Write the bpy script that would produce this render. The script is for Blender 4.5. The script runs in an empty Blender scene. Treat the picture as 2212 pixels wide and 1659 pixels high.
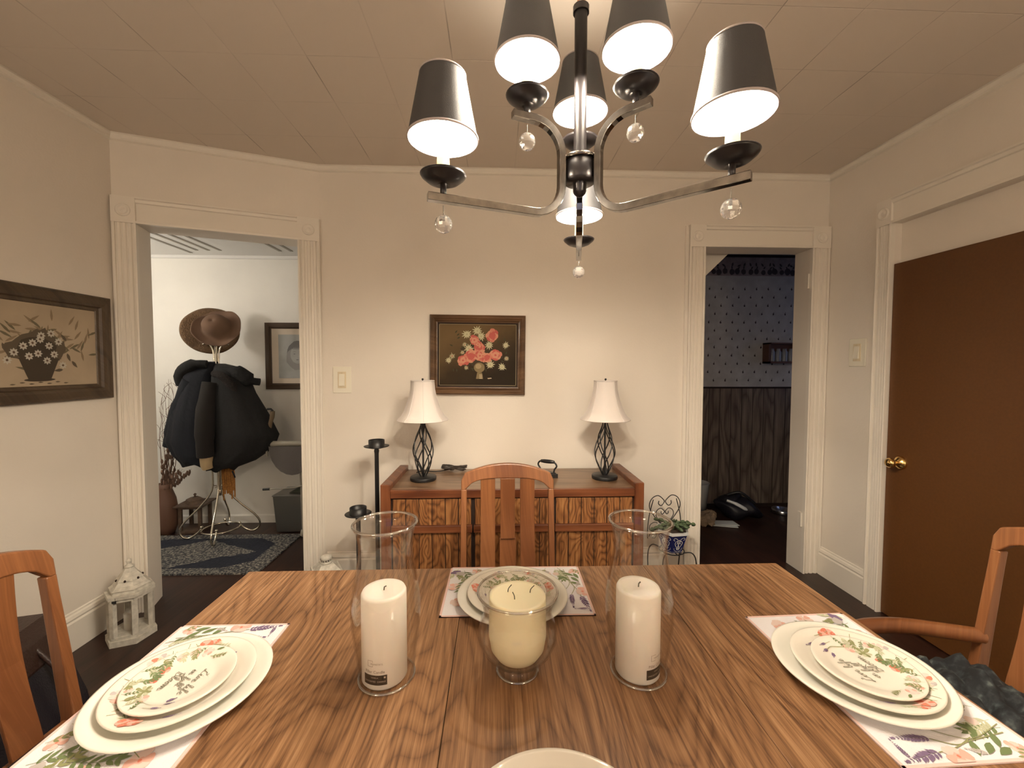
import bpy, math, random
from mathutils import Vector, Matrix
PI = math.pi
C = bpy.context.scene.collection

# ------------------------------------------------------------------ camera, world, exposure
SC = bpy.context.scene
SC.view_settings.view_transform = 'Standard'
SC.view_settings.look = 'None'
SC.view_settings.gamma = 1.0
SC.view_settings.use_curve_mapping = False
SC.view_settings.exposure = 0.14
EYE = 1.325
def _cam():
    yaw, pitch, roll = [math.radians(a) for a in (2.13, 2.39, 0.10)]
    cy, sy, cp, sp = math.cos(yaw), math.sin(yaw), math.cos(pitch), math.sin(pitch)
    f = Vector((sy*cp, cy*cp, -sp)); r = Vector((cy, -sy, 0)); u = r.cross(f)
    cr, sr = math.cos(roll), math.sin(roll)
    r2 = r*cr + u*sr; u2 = u*cr - r*sr
    cam = bpy.data.cameras.new('camera'); o = bpy.data.objects.new('camera', cam); C.objects.link(o)
    m = Matrix((r2, u2, -f)).transposed().to_4x4(); m.translation = (0, 0, EYE)
    o.matrix_world = m
    cam.sensor_fit = 'HORIZONTAL'; cam.sensor_width = 36.0; cam.lens = 895.0/2212*36.0
    cam.clip_start = 0.05; cam.clip_end = 60
    SC.camera = o
_cam()
W = bpy.data.worlds.new('dusk'); SC.world = W; W.use_nodes = True
W.node_tree.nodes['Background'].inputs[0].default_value = (0.45, 0.58, 1.0, 1)
W.node_tree.nodes['Background'].inputs[1].default_value = 0.65
BULB = 1580.0          # chandelier bulb emission
BULB_COL = (1.0, 0.87, 0.69)
FILL = 20.0        # glow of the two unseen fill lamps added behind the camera
HALL = 74.0          # hallway globe emission

# ------------------------------------------------------------------ materials
def newmat(name):
    m = bpy.data.materials.new(name); m.use_nodes = True
    nt = m.node_tree; b = nt.nodes['Principled BSDF']
    return m, nt, b
def N(nt, t, **kw):
    n = nt.nodes.new(t)
    for k, v in kw.items(): setattr(n, k, v)
    return n
def mat(name, col, rough=0.6, metal=0.0, spec=0.5, noise=0.0, nscale=20, bump=0.0, bscale=200, coat=0.0, sss=0.0, trans=0.0, emit=None, es=0, sheen=0.0):
    m, nt, b = newmat(name)
    b.inputs['Base Color'].default_value = (*col, 1)
    b.inputs['Roughness'].default_value = rough
    b.inputs['Metallic'].default_value = metal
    b.inputs['Specular IOR Level'].default_value = spec
    b.inputs['Coat Weight'].default_value = coat
    b.inputs['Sheen Weight'].default_value = sheen
    if sss:
        b.inputs['Subsurface Weight'].default_value = sss
        b.inputs['Subsurface Radius'].default_value = (.02, .014, .01)
        b.inputs['Subsurface Scale'].default_value = 1.0
    if trans: b.inputs['Transmission Weight'].default_value = trans
    if emit:
        b.inputs['Emission Color'].default_value = (*emit, 1); b.inputs['Emission Strength'].default_value = es
    tc = N(nt, 'ShaderNodeTexCoord')
    if noise:
        nz = N(nt, 'ShaderNodeTexNoise'); nz.inputs['Scale'].default_value = nscale; nz.inputs['Detail'].default_value = 5
        nt.links.new(tc.outputs['Object'], nz.inputs['Vector'])
        mr = N(nt, 'ShaderNodeMapRange'); mr.inputs[3].default_value = 1-noise; mr.inputs[4].default_value = 1+noise
        mr.inputs[1].default_value = .3; mr.inputs[2].default_value = .7
        nt.links.new(nz.outputs['Fac'], mr.inputs[0])
        mx = N(nt, 'ShaderNodeVectorMath', operation='SCALE'); mx.inputs[0].default_value = col
        nt.links.new(mr.outputs[0], mx.inputs['Scale']); nt.links.new(mx.outputs[0], b.inputs['Base Color'])
    if bump:
        nb = N(nt, 'ShaderNodeTexNoise'); nb.inputs['Scale'].default_value = bscale; nb.inputs['Detail'].default_value = 3
        nt.links.new(tc.outputs['Object'], nb.inputs['Vector'])
        bp = N(nt, 'ShaderNodeBump'); bp.inputs['Strength'].default_value = bump; bp.inputs['Distance'].default_value = .01
        nt.links.new(nb.outputs['Fac'], bp.inputs['Height']); nt.links.new(bp.outputs[0], b.inputs['Normal'])
    return m
def math_(nt, op, a, b=None, c=None):
    n = N(nt, 'ShaderNodeMath', operation=op)
    for i, x in enumerate((a, b, c)):
        if x is None: continue
        if isinstance(x, (int, float)): n.inputs[i].default_value = x
        else: nt.links.new(x, n.inputs[i])
    return n.outputs[0]
def ramp(nt, fac, stops):
    r = N(nt, 'ShaderNodeValToRGB'); e = r.color_ramp.elements
    while len(e) < len(stops): e.new(.5)
    for i, (p, c) in enumerate(stops): e[i].position = p; e[i].color = (*c, 1)
    nt.links.new(fac, r.inputs[0]); return r.outputs[0]
def wood(name, dark, mid, light, axis='Y', rings=9.0, warp=1.6, fine=1.0, rough=.4, scale=1.0, coat=0.0, seams=None, offset=0.0, cat=(3.2, .85), band=1.0):
    """grain runs along axis; dark/mid/light are colours"""
    m, nt, b = newmat(name)
    tc = N(nt, 'ShaderNodeTexCoord'); sp = N(nt, 'ShaderNodeSeparateXYZ')
    nt.links.new(tc.outputs['Object'], sp.inputs[0])
    o = sp.outputs
    along = {'X': o[0], 'Y': o[1], 'Z': o[2]}[axis]
    a1, a2 = {'X': (o[1], o[2]), 'Y': (o[0], o[2]), 'Z': (o[0], o[1])}[axis]
    across = math_(nt, 'ADD', a1, math_(nt, 'MULTIPLY', a2, .83))
    across = math_(nt, 'ADD', across, offset)
    def nz(sa, sb, det=4, rgh=.55):
        cb = N(nt, 'ShaderNodeCombineXYZ')
        nt.links.new(math_(nt, 'MULTIPLY', across, sa*scale), cb.inputs[0])
        nt.links.new(math_(nt, 'MULTIPLY', along, sb*scale), cb.inputs[1])
        if seams:
            nt.links.new(math_(nt, 'MULTIPLY', math_(nt, 'FLOOR', math_(nt, 'DIVIDE', math_(nt, 'ADD', a1, seams[1]), seams[0])), 3.7), cb.inputs[2])
        t = N(nt, 'ShaderNodeTexNoise'); t.inputs['Scale'].default_value = 1; t.inputs['Detail'].default_value = det; t.inputs['Roughness'].default_value = rgh
        nt.links.new(cb.outputs[0], t.inputs['Vector']); return t.outputs['Fac']
    w = nz(cat[0], cat[1], 2, .5)
    ph = math_(nt, 'ADD', math_(nt, 'MULTIPLY', across, rings*scale), math_(nt, 'MULTIPLY', w, rings*warp))
    tri = math_(nt, 'PINGPONG', ph, .5)                       # growth rings, sharp dark side
    sn = math_(nt, 'POWER', math_(nt, 'MULTIPLY', tri, 2.0), .45); band_ = band
    f1 = nz(230, 4.5, 5, .7); f2 = nz(22, .8, 4, .6); f3 = nz(80, 1.6, 3)
    v = math_(nt, 'ADD', math_(nt, 'ADD', math_(nt, 'MULTIPLY', sn, .26*band_), .19*(1-band_)), math_(nt, 'ADD', math_(nt, 'MULTIPLY', f1, .56*fine), math_(nt, 'MULTIPLY', f2, .36)))
    v = math_(nt, 'ADD', v, math_(nt, 'MULTIPLY', f3, .36))
    v = math_(nt, 'ADD', v, -.40-.11*(fine-1)*2-.02)
    col = ramp(nt, v, [(.27, dark), (.45, mid), (.63, light)])
    if seams:
        fr = math_(nt, 'FRACT', math_(nt, 'DIVIDE', math_(nt, 'ADD', a1, seams[1]), seams[0]))
        d = math_(nt, 'MINIMUM', fr, math_(nt, 'SUBTRACT', 1.0, fr))
        ln = math_(nt, 'LESS_THAN', d, seams[2]/seams[0])
        mx = N(nt, 'ShaderNodeMix', data_type='RGBA'); nt.links.new(ln, mx.inputs[0]); nt.links.new(col, mx.inputs[6])
        mx.inputs[7].default_value = (dark[0]*.35, dark[1]*.35, dark[2]*.35, 1); col = mx.outputs[2]
    nt.links.new(col, b.inputs['Base Color'])
    b.inputs['Roughness'].default_value = rough; b.inputs['Coat Weight'].default_value = coat
    bp = N(nt, 'ShaderNodeBump'); bp.inputs['Strength'].default_value = .12; bp.inputs['Distance'].default_value = .002
    nt.links.new(v, bp.inputs['Height']); nt.links.new(bp.outputs[0], b.inputs['Normal'])
    return m
def thin_glass(name, tint=(1, 1, 1), gloss=1.0, rough=.01, base=.03, top=.75, power=3.0):
    m = bpy.data.materials.new(name); m.use_nodes = True; nt = m.node_tree; nt.nodes.clear()
    out = N(nt, 'ShaderNodeOutputMaterial'); tr = N(nt, 'ShaderNodeBsdfTransparent'); gl = N(nt, 'ShaderNodeBsdfGlossy'); mx = N(nt, 'ShaderNodeMixShader')
    tr.inputs[0].default_value = (*tint, 1); gl.inputs['Roughness'].default_value = rough
    lw = N(nt, 'ShaderNodeLayerWeight'); lw.inputs[0].default_value = .5
    p = math_(nt, 'POWER', lw.outputs['Facing'], power)
    f = math_(nt, 'ADD', math_(nt, 'MULTIPLY', p, top), base)
    nt.links.new(f, mx.inputs[0]); nt.links.new(tr.outputs[0], mx.inputs[1]); nt.links.new(gl.outputs[0], mx.inputs[2])
    nt.links.new(mx.outputs[0], out.inputs[0]); return m

def ceiling_mat(name, col, px, py, ox, oy):
    m, nt, b = newmat(name); b.inputs['Roughness'].default_value = .75
    tc = N(nt, 'ShaderNodeTexCoord'); sp = N(nt, 'ShaderNodeSeparateXYZ'); nt.links.new(tc.outputs['Object'], sp.inputs[0])
    def line(o, off, per, wd):
        fr = math_(nt, 'FRACT', math_(nt, 'DIVIDE', math_(nt, 'ADD', o, -off+50*per), per))
        d = math_(nt, 'MULTIPLY', math_(nt, 'MINIMUM', fr, math_(nt, 'SUBTRACT', 1.0, fr)), per)
        mr = N(nt, 'ShaderNodeMapRange'); mr.inputs[1].default_value = 0; mr.inputs[2].default_value = wd
        mr.inputs[3].default_value = 1; mr.inputs[4].default_value = 0; nt.links.new(d, mr.inputs[0]); return mr.outputs[0]
    lx = line(sp.outputs[0], ox, px, .003); ly = line(sp.outputs[1], oy, py, .0025)
    ns = N(nt, 'ShaderNodeTexNoise'); ns.inputs['Scale'].default_value = 3.2; nt.links.new(tc.outputs['Object'], ns.inputs['Vector'])
    gate = N(nt, 'ShaderNodeMapRange'); gate.inputs[1].default_value = .5; gate.inputs[2].default_value = .62; nt.links.new(ns.outputs['Fac'], gate.inputs[0])
    dk = math_(nt, 'MULTIPLY', math_(nt, 'MAXIMUM', lx, math_(nt, 'MULTIPLY', ly, .35)), math_(nt, 'ADD', math_(nt, 'MULTIPLY', gate.outputs[0], .6), .12))
    mx = N(nt, 'ShaderNodeMix', data_type='RGBA'); nt.links.new(dk, mx.inputs[0]); mx.inputs[6].default_value = (*col, 1)
    mx.inputs[7].default_value = (col[0]*.25, col[1]*.22, col[2]*.2, 1); nt.links.new(mx.outputs[2], b.inputs['Base Color'])
    h = math_(nt, 'MULTIPLY', math_(nt, 'MAXIMUM', lx, ly), -1)
    bp = N(nt, 'ShaderNodeBump'); bp.inputs['Strength'].default_value = .35; bp.inputs['Distance'].default_value = .003
    nt.links.new(h, bp.inputs['Height']); nt.links.new(bp.outputs[0], b.inputs['Normal'])
    return m

M = {}
M['wall'] = mat('cream_paint', (.80, .74, .66), .55, bump=.06, bscale=90, noise=.015, nscale=3)
M['trim'] = mat('trim_paint', (.83, .78, .70), .38, bump=.04, bscale=60)
M['ceil'] = ceiling_mat('ceiling_tiles', (.74, .66, .58), .28, .2845, -.172, 1.389)
M['hallwall'] = mat('hallway_paint', (.80, .78, .73), .6, noise=.03, nscale=4, bump=.05, bscale=60)
M['hallceil'] = mat('hallway_ceiling', (.78, .77, .75), .7)
M['stripe'] = mat('grey_stripe', (.34, .31, .27), .7)
M['floor'] = wood('dark_floorboards', (.018, .007, .005), (.036, .014, .009), (.058, .023, .014), 'Y', rings=6, warp=1, rough=.42, seams=(.085, 0, .0012))
M['wallpaper'] = mat('wallpaper', (.50, .49, .49), .8, noise=.12, nscale=12)
M['wp_dark'] = mat('wallpaper_print', (.06, .045, .05), .8)
M['wp_border'] = mat('wallpaper_border', (.30, .25, .25), .8, noise=.2, nscale=20)
M['panelling'] = wood('wood_panelling', (.09, .066, .05), (.19, .145, .115), (.29, .23, .19), 'Z', rings=5, warp=2.2, rough=.5, seams=(.105, 0, .003))
M['tabletop'] = wood('oak_laminate_top', (.105, .048, .021), (.265, .135, .062), (.43, .252, .132), 'Y', rings=26, warp=1.25, rough=.38, fine=1.3, cat=(3.6, 1.0), band=.62)
M['tableedge'] = wood('oak_edge', (.19, .085, .035), (.34, .17, .075), (.46, .25, .12), 'X', rings=5, rough=.35)
M['chair'] = wood('chair_oak', (.15, .053, .019), (.24, .093, .034), (.32, .143, .058), 'Z', rings=2.2, warp=.8, fine=.5, rough=.33, coat=.15)
M['board'] = wood('sideboard_frame', (.10, .027, .010), (.185, .060, .022), (.27, .10, .040), 'X', rings=6, warp=1.0, fine=.8, rough=.33, coat=.15)
M['boardz'] = wood('sideboard_upright', (.10, .027, .010), (.185, .060, .022), (.27, .10, .040), 'Z', rings=6, warp=1.0, fine=.8, rough=.33, coat=.15)
M['plank'] = wood('sideboard_planks', (.10, .036, .012), (.30, .125, .042), (.46, .235, .088), 'Z', rings=20, warp=.85, rough=.38, seams=(.0670, .5785, .0001), cat=(7.0, 3.2))
M['boardtop'] = wood('sideboard_top', (.12, .065, .034), (.21, .125, .070), (.28, .18, .105), 'X', rings=6, rough=.28)
M['gap'] = mat('dark_gap', (.02, .008, .004), .8)
M['browndoor'] = mat('brown_door', (.112, .042, .009), .5, noise=.08, nscale=90)
M['brass'] = mat('brass', (.80, .55, .22), .15, metal=1)
M['black'] = mat('black_iron', (.010, .010, .011), .42)
M['blackmetal'] = mat('bronze_black', (.022, .019, .020), .30, metal=.3)
M['nickel'] = mat('dark_nickel', (.27, .255, .24), .14, metal=1, noise=.2, nscale=60)
M['shade'] = mat('black_shade', (.040, .039, .041), .6, bump=.15, bscale=900)
M['shadein'] = mat('shade_lining', (.90, .86, .80), .6)
M['shadetrim'] = mat('shade_trim', (.42, .36, .35), .6)
M['sleeve'] = mat('candle_sleeve', (.85, .82, .55), .5, sss=.2)
M['bulb'] = mat('bulb_glow', (1, 1, 1), .5, emit=BULB_COL, es=BULB)
M['copper'] = mat('copper', (.55, .28, .18), .3, metal=1)
M['crystal'] = mat('crystal', (.97, .95, .92), .0, trans=.88)
M['porc'] = mat('white_porcelain', (.88, .87, .79), .18, coat=.4)
M['porc2'] = mat('cream_porcelain', (.84, .80, .71), .22, coat=.3)
M['ink'] = mat('grey_lettering', (.20, .19, .14), .5)
M['mat'] = mat('white_cloth', (.84, .82, .85), .9, bump=.25, bscale=500)
M['matpink'] = mat('pink_hem', (.78, .56, .52), .9)
M['leaf'] = mat('print_green', (.16, .21, .09), .6)
M['leaf2'] = mat('print_olive', (.27, .28, .13), .6)
M['leaf3'] = mat('print_pale_green', (.50, .51, .35), .7)
M['red'] = mat('print_coral', (.66, .20, .13), .6)
M['red2'] = mat('print_rose', (.72, .42, .35), .6)
M['pale'] = mat('print_pale_rose', (.72, .57, .52), .7)
M['purple'] = mat('print_lavender', (.19, .13, .23), .7)
M['greyfl'] = mat('print_grey', (.47, .43, .42), .7)
M['glass'] = thin_glass('clear_glass', (.985, .98, .97), base=.035, top=.55)
M['glassrim'] = thin_glass('glass_rim', (.9, .88, .84), base=.35, top=.5, power=1.5)
M['pglass'] = thin_glass('pane', (.95, .95, .95), base=.04, top=.5)
M['wax'] = mat('white_wax', (.86, .82, .76), .38, sss=.25)
M['wax2'] = mat('cream_wax', (.76, .69, .48), .42, sss=.3)
M['wick'] = mat('wick', (.10, .09, .06), .9)
M['label'] = mat('black_label', (.03, .022, .015), .5)
M['labtxt'] = mat('label_print', (.30, .22, .17), .6)
M['labtxt2'] = mat('label_light_print', (.55, .48, .40), .6)
M['lshade'] = mat('white_fabric_shade', (.74, .68, .64), .8, bump=.1, bscale=700, sss=.1)
M['ivory'] = mat('ivory_plastic', (.84, .80, .68), .35)
M['ivory2'] = mat('ivory_rocker', (.74, .64, .46), .35)
M['goldframe'] = wood('gilt_frame', (.08, .042, .020), (.155, .085, .042), (.25, .155, .085), 'X', rings=3, fine=.4, rough=.35, coat=.2)
M['oldframe'] = wood('old_brown_frame', (.05, .030, .016), (.085, .055, .030), (.12, .082, .048), 'Y', rings=3, fine=.4, rough=.4)
M['frame3'] = mat('walnut_frame', (.06, .035, .018), .4)
M['whitewood'] = mat('chippy_white_wood', (.60, .57, .50), .6, noise=.18, nscale=40, bump=.2, bscale=60)
M['brownwood'] = mat('lantern_wood', (.09, .055, .035), .6, noise=.3, nscale=30)
M['coat1'] = mat('navy_coat', (.0025, .004, .009), .9, bump=.4, bscale=30)
M['coat2'] = mat('black_coat', (.003, .003, .0035), .9, bump=.4, bscale=40)
M['fur'] = mat('dark_fur', (.014, .010, .009), 1, bump=1, bscale=150)
M['cuff'] = mat('tan_glove', (.42, .31, .17), .7)
M['straw'] = mat('brown_straw', (.13, .072, .032), .8, bump=.8, bscale=120, noise=.2, nscale=60)
M['felt'] = mat('tan_felt', (.15, .088, .056), .9)
M['scarf'] = mat('rust_scarf', (.33, .14, .03), .9, noise=.3, nscale=80, bump=.5, bscale=200)
M['chrome'] = mat('chrome', (.75, .70, .60), .12, metal=1)
M['twig'] = mat('dry_twig', (.17, .10, .07), .9)
M['vase'] = mat('brown_vase', (.14, .07, .045), .6)
M['rug'] = None
M['blueglaze'] = mat('blue_glaze', (.016, .022, .11), .15, coat=.5)
M['whiteglaze'] = mat('white_glaze', (.62, .64, .66), .2, coat=.5)
M['soil'] = mat('soil', (.03, .02, .015), 1)
M['succ'] = mat('green_leaf', (.075, .115, .055), .45)
M['cord'] = mat('brown_cord', (.045, .035, .028), .5)
M['leather'] = mat('black_leather', (.010, .009, .014), .42, bump=.2, bscale=200)
M['brownleather'] = mat('brown_leather', (.030, .014, .010), .42, bump=.2, bscale=120)
M['steel'] = mat('steel', (.7, .7, .72), .2, metal=1)
M['plastic'] = thin_glass('frosted_plastic', (.55, .55, .50), rough=.4, base=.30, top=.4)
M['grey'] = mat('grey_beige_tube', (.32, .30, .25), .4)
M['mesh'] = mat('grey_mesh_pouch', (.13, .12, .115), .9, bump=.5, bscale=300)
M['paper'] = mat('white_paper', (.55, .58, .58), .8)
M['kraft'] = mat('kraft_paper', (.30, .22, .15), .9)
M['darkgreen'] = mat('dark_green_cloth', (.05, .055, .04), .9)
M['sketch'] = mat('sketch_paper', (.40, .41, .40), .8, noise=.06, nscale=20)
M['sketchd'] = mat('pencil_grey', (.17, .17, .17), .8)
M['sketchm'] = mat('pencil_mid_grey', (.30, .30, .29), .8)
M['matboard'] = mat('cream_mount', (.66, .58, .48), .8)
def cloth_mat():
    m, nt, b = newmat('dark_patterned_cloth'); tc = N(nt, 'ShaderNodeTexCoord')
    v = N(nt, 'ShaderNodeTexNoise'); v.inputs['Scale'].default_value = 42; v.inputs['Detail'].default_value = 4; nt.links.new(tc.outputs['Object'], v.inputs['Vector'])
    nt.links.new(ramp(nt, v.outputs['Fac'], [(.45, (.006, .007, .009)), (.58, (.022, .028, .032)), (.72, (.10, .115, .11))]), b.inputs['Base Color'])
    b.inputs['Roughness'].default_value = .8; return m
M['jacket'] = cloth_mat()
def rug_mat():
    m, nt, b = newmat('navy_grey_rug'); tc = N(nt, 'ShaderNodeTexCoord'); sp = N(nt, 'ShaderNodeSeparateXYZ'); nt.links.new(tc.outputs['Object'], sp.inputs[0])
    n1 = N(nt, 'ShaderNodeTexNoise'); n1.inputs['Scale'].default_value = 75; n1.inputs['Detail'].default_value = 3; nt.links.new(tc.outputs['Object'], n1.inputs['Vector'])
    n2 = N(nt, 'ShaderNodeTexNoise'); n2.inputs['Scale'].default_value = 6; nt.links.new(tc.outputs['Object'], n2.inputs['Vector'])
    ax = math_(nt, 'ABSOLUTE', sp.outputs[0]); ay = math_(nt, 'ABSOLUTE', sp.outputs[1])
    d = math_(nt, 'ADD', math_(nt, 'DIVIDE', ax, .42), math_(nt, 'DIVIDE', ay, .22))
    d = math_(nt, 'ADD', d, math_(nt, 'MULTIPLY', math_(nt, 'SUBTRACT', n2.outputs['Fac'], .5), .5))
    med = math_(nt, 'LESS_THAN', d, 1.0)
    ex = math_(nt, 'GREATER_THAN', ax, .50); ey = math_(nt, 'GREATER_THAN', ay, .235)
    d2 = math_(nt, 'GREATER_THAN', math_(nt, 'ADD', math_(nt, 'DIVIDE', ax, .58), math_(nt, 'DIVIDE', ay, .36)), 1.25)
    light = math_(nt, 'MAXIMUM', med, math_(nt, 'MAXIMUM', d2, math_(nt, 'MAXIMUM', ex, ey)))
    lc = ramp(nt, n1.outputs['Fac'], [(.38, (.020, .022, .032)), (.52, (.11, .108, .10)), (.66, (.30, .28, .24))])
    dc = ramp(nt, n1.outputs['Fac'], [(.3, (.006, .009, .020)), (.75, (.018, .022, .036))])
    mx = N(nt, 'ShaderNodeMix', data_type='RGBA'); nt.links.new(light, mx.inputs[0]); nt.links.new(dc, mx.inputs[6]); nt.links.new(lc, mx.inputs[7])
    nt.links.new(mx.outputs[2], b.inputs['Base Color']); b.inputs['Roughness'].default_value = 1
    bp = N(nt, 'ShaderNodeBump'); bp.inputs['Strength'].default_value = .6; bp.inputs['Distance'].default_value = .01
    nt.links.new(n1.outputs['Fac'], bp.inputs['Height']); nt.links.new(bp.outputs[0], b.inputs['Normal']); return m
M['rug'] = rug_mat()
def canvas_mat(name, stops, axis=(0, 2), w=1.0, h=1.0, noise=.25):
    """painted background varying across the canvas, object space centred"""
    m, nt, b = newmat(name); tc = N(nt, 'ShaderNodeTexCoord'); sp = N(nt, 'ShaderNodeSeparateXYZ'); nt.links.new(tc.outputs['Object'], sp.inputs[0])
    n = N(nt, 'ShaderNodeTexNoise'); n.inputs['Scale'].default_value = 9; n.inputs['Detail'].default_value = 4; nt.links.new(tc.outputs['Object'], n.inputs['Vector'])
    u = math_(nt, 'DIVIDE', sp.outputs[axis[0]], w); v = math_(nt, 'DIVIDE', sp.outputs[axis[1]], h)
    t = math_(nt, 'ADD', math_(nt, 'MULTIPLY', u, -.45), math_(nt, 'MULTIPLY', v, .75))
    t = math_(nt, 'ADD', math_(nt, 'ADD', t, .5), math_(nt, 'MULTIPLY', math_(nt, 'SUBTRACT', n.outputs['Fac'], .5), noise))
    nt.links.new(ramp(nt, t, stops), b.inputs['Base Color']); b.inputs['Roughness'].default_value = .75; b.inputs['Specular IOR Level'].default_value = .2; return m

# ------------------------------------------------------------------ mesh builder
class MB:
    def __init__(s): s.v = []; s.f = []; s.m = []; s.s = []
    def add(s, vs, fs, m=0, smooth=False):
        o = len(s.v); s.v += [tuple(v) for v in vs]
        for f in fs: s.f.append([i+o for i in f]); s.m.append(m); s.s.append(smooth)
        return s
    def box(s, x0, x1, y0, y1, z0, z1, m=0, T=None):
        vs = [(x, y, z) for x in (x0, x1) for y in (y0, y1) for z in (z0, z1)]
        if T: vs = [T @ Vector(v) for v in vs]
        return s.add(vs, [(0, 1, 3, 2), (4, 6, 7, 5), (0, 4, 5, 1), (2, 3, 7, 6), (0, 2, 6, 4), (1, 5, 7, 3)], m)
    def prism(s, poly, z0, z1, m=0, T=None, smooth=False):
        n = len(poly)
        vs = [(x, y, z0) for x, y in poly]+[(x, y, z1) for x, y in poly]
        if T: vs = [T @ Vector(v) for v in vs]
        s.add(vs, [tuple(reversed(range(n))), tuple(range(n, 2*n))], m)
        s.add(vs, [(i, (i+1) % n, (i+1) % n+n, i+n) for i in range(n)], m, smooth)
        return s
    def lathe(s, prof, c=(0, 0, 0), seg=32, m=0, T=None, smooth=True, close=False, sq=1.0):
        vs = []; n = len(prof)
        for i in range(seg):
            a = 2*PI*i/seg
            for r, z in prof:
                v = Vector((r*math.cos(a), r*math.sin(a)*sq, z))
                if T: v = T @ v
                vs.append(v+Vector(c))
        fs = []
        for i in range(seg):
            j = (i+1) % seg
            for k in range(n if close else n-1):
                l = (k+1) % n
                fs.append((i*n+k, j*n+k, j*n+l, i*n+l))
        return s.add(vs, fs, m, smooth)
    def tube(s, pts, r=.01, seg=10, m=0, caps=True, smooth=True, rot=0.0, closed=False):
        P = [Vector(p) for p in pts]; n = len(P); rs = r if isinstance(r, (list, tuple)) else [r]*n
        T = []
        for i in range(n):
            if closed: t = P[(i+1) % n]-P[i-1]
            else: t = P[min(i+1, n-1)]-P[max(i-1, 0)]
            T.append(t.normalized() if t.length > 1e-9 else Vector((0, 0, 1)))
        a = Vector((0, 0, 1)) if abs(T[0].z) < .9 else Vector((1, 0, 0))
        nrm = (a-T[0]*a.dot(T[0])).normalized(); vs = []
        for i in range(n):
            nrm = (nrm-T[i]*nrm.dot(T[i])).normalized(); b = T[i].cross(nrm)
            for k in range(seg):
                g = 2*PI*k/seg+rot
                vs.append(P[i]+(nrm*math.cos(g)+b*math.sin(g))*rs[i])
        fs = []
        for i in range(n if closed else n-1):
            j = (i+1) % n
            for k in range(seg):
                l = (k+1) % seg
                fs.append((i*seg+k, i*seg+l, j*seg+l, j*seg+k))
        s.add(vs, fs, m, smooth)
        if caps and not closed:
            s.add(vs[:seg], [tuple(reversed(range(seg)))], m); s.add(vs[-seg:], [tuple(range(seg))], m)
        return s
    def sphere(s, c, r, m=0, seg=16, ring=10, sc=(1, 1, 1), smooth=True):
        vs = [(c[0], c[1], c[2]-r*sc[2])]
        for j in range(1, ring):
            t = PI*j/ring
            for i in range(seg):
                a = 2*PI*i/seg
                vs.append((c[0]+r*sc[0]*math.sin(t)*math.cos(a), c[1]+r*sc[1]*math.sin(t)*math.sin(a), c[2]-r*sc[2]*math.cos(t)))
        vs.append((c[0], c[1], c[2]+r*sc[2])); L = len(vs)-1; fs = []
        for i in range(seg):
            k = (i+1) % seg
            fs.append((0, 1+k, 1+i)); fs.append((L, L-seg+i, L-seg+k))
            for j in range(ring-2):
                a = 1+j*seg; fs.append((a+i, a+k, a+seg+k, a+seg+i))
        return s.add(vs, fs, m, smooth)
    def extrude(s, prof, o, u, d, a, L, m=0):
        """closed 2D profile (pu,pd) swept a distance L along a"""
        o, u, d, a = Vector(o), Vector(u), Vector(d), Vector(a); n = len(prof)
        vs = [o+u*p+d*q for p, q in prof]+[o+u*p+d*q+a*L for p, q in prof]
        return s.add(vs, [tuple(range(n)), tuple(reversed(range(n, 2*n)))]+[(i, i+n, (i+1) % n+n, (i+1) % n) for i in range(n)], m)
    def poly(s, pts, m=0): return s.add(pts, [tuple(range(len(pts)))], m)
    def build(s, name, mats, parent=None, bevel=0.0, loc=None, solid=0.0, sub=0):
        me = bpy.data.meshes.new(name); me.from_pydata(s.v, [], s.f)
        for mm in (mats if isinstance(mats, (list, tuple)) else [mats]): me.materials.append(M[mm] if isinstance(mm, str) else mm)
        for p, i, sm in zip(me.polygons, s.m, s.s): p.material_index = i; p.use_smooth = sm
        me.update()
        if not bevel:
            import bmesh
            bm = bmesh.new(); bm.from_mesh(me); bmesh.ops.recalc_face_normals(bm, faces=bm.faces); bm.to_mesh(me); bm.free()
        o = bpy.data.objects.new(name, me); C.objects.link(o)
        if parent: o.parent = parent
        if loc: o.location = loc
        if bevel:
            b = o.modifiers.new('bevel', 'BEVEL'); b.width = bevel; b.segments = 2; b.limit_method = 'ANGLE'; b.angle_limit = .6
        if solid:
            b = o.modifiers.new('solid', 'SOLIDIFY'); b.thickness = solid; b.offset = 0
        if sub:
            b = o.modifiers.new('sub', 'SUBSURF'); b.levels = sub; b.render_levels = sub
        return o
def tag(o, label=None, cat=None, group=None, kind=None):
    if label: o['label'] = label
    if cat: o['category'] = cat
    if group: o['group'] = group
    if kind: o['kind'] = kind
    return o
def thing(name, label, cat, loc=(0, 0, 0), rz=0.0, group=None):
    o = bpy.data.objects.new(name, None); C.objects.link(o); o.location = loc; o.rotation_euler = (0, 0, rz); o.empty_display_size = .05
    return tag(o, label, cat, group)
def dup(root, loc, rz, label, group=None, name=None):
    r = root.copy(); C.objects.link(r); r.location = loc; r.rotation_euler = (0, 0, rz); r['label'] = label
    if group: r['group'] = group
    for ch in list(root.children):
        c = ch.copy(); C.objects.link(c); c.parent = r
        for g in ch.children:
            d = g.copy(); C.objects.link(d); d.parent = c
    return r
def struct(mb, name, mats, label, bevel=0.0, cat='wall', loc=None):
    return tag(mb.build(name, mats, bevel=bevel, loc=loc), label, cat, kind='structure')
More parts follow.
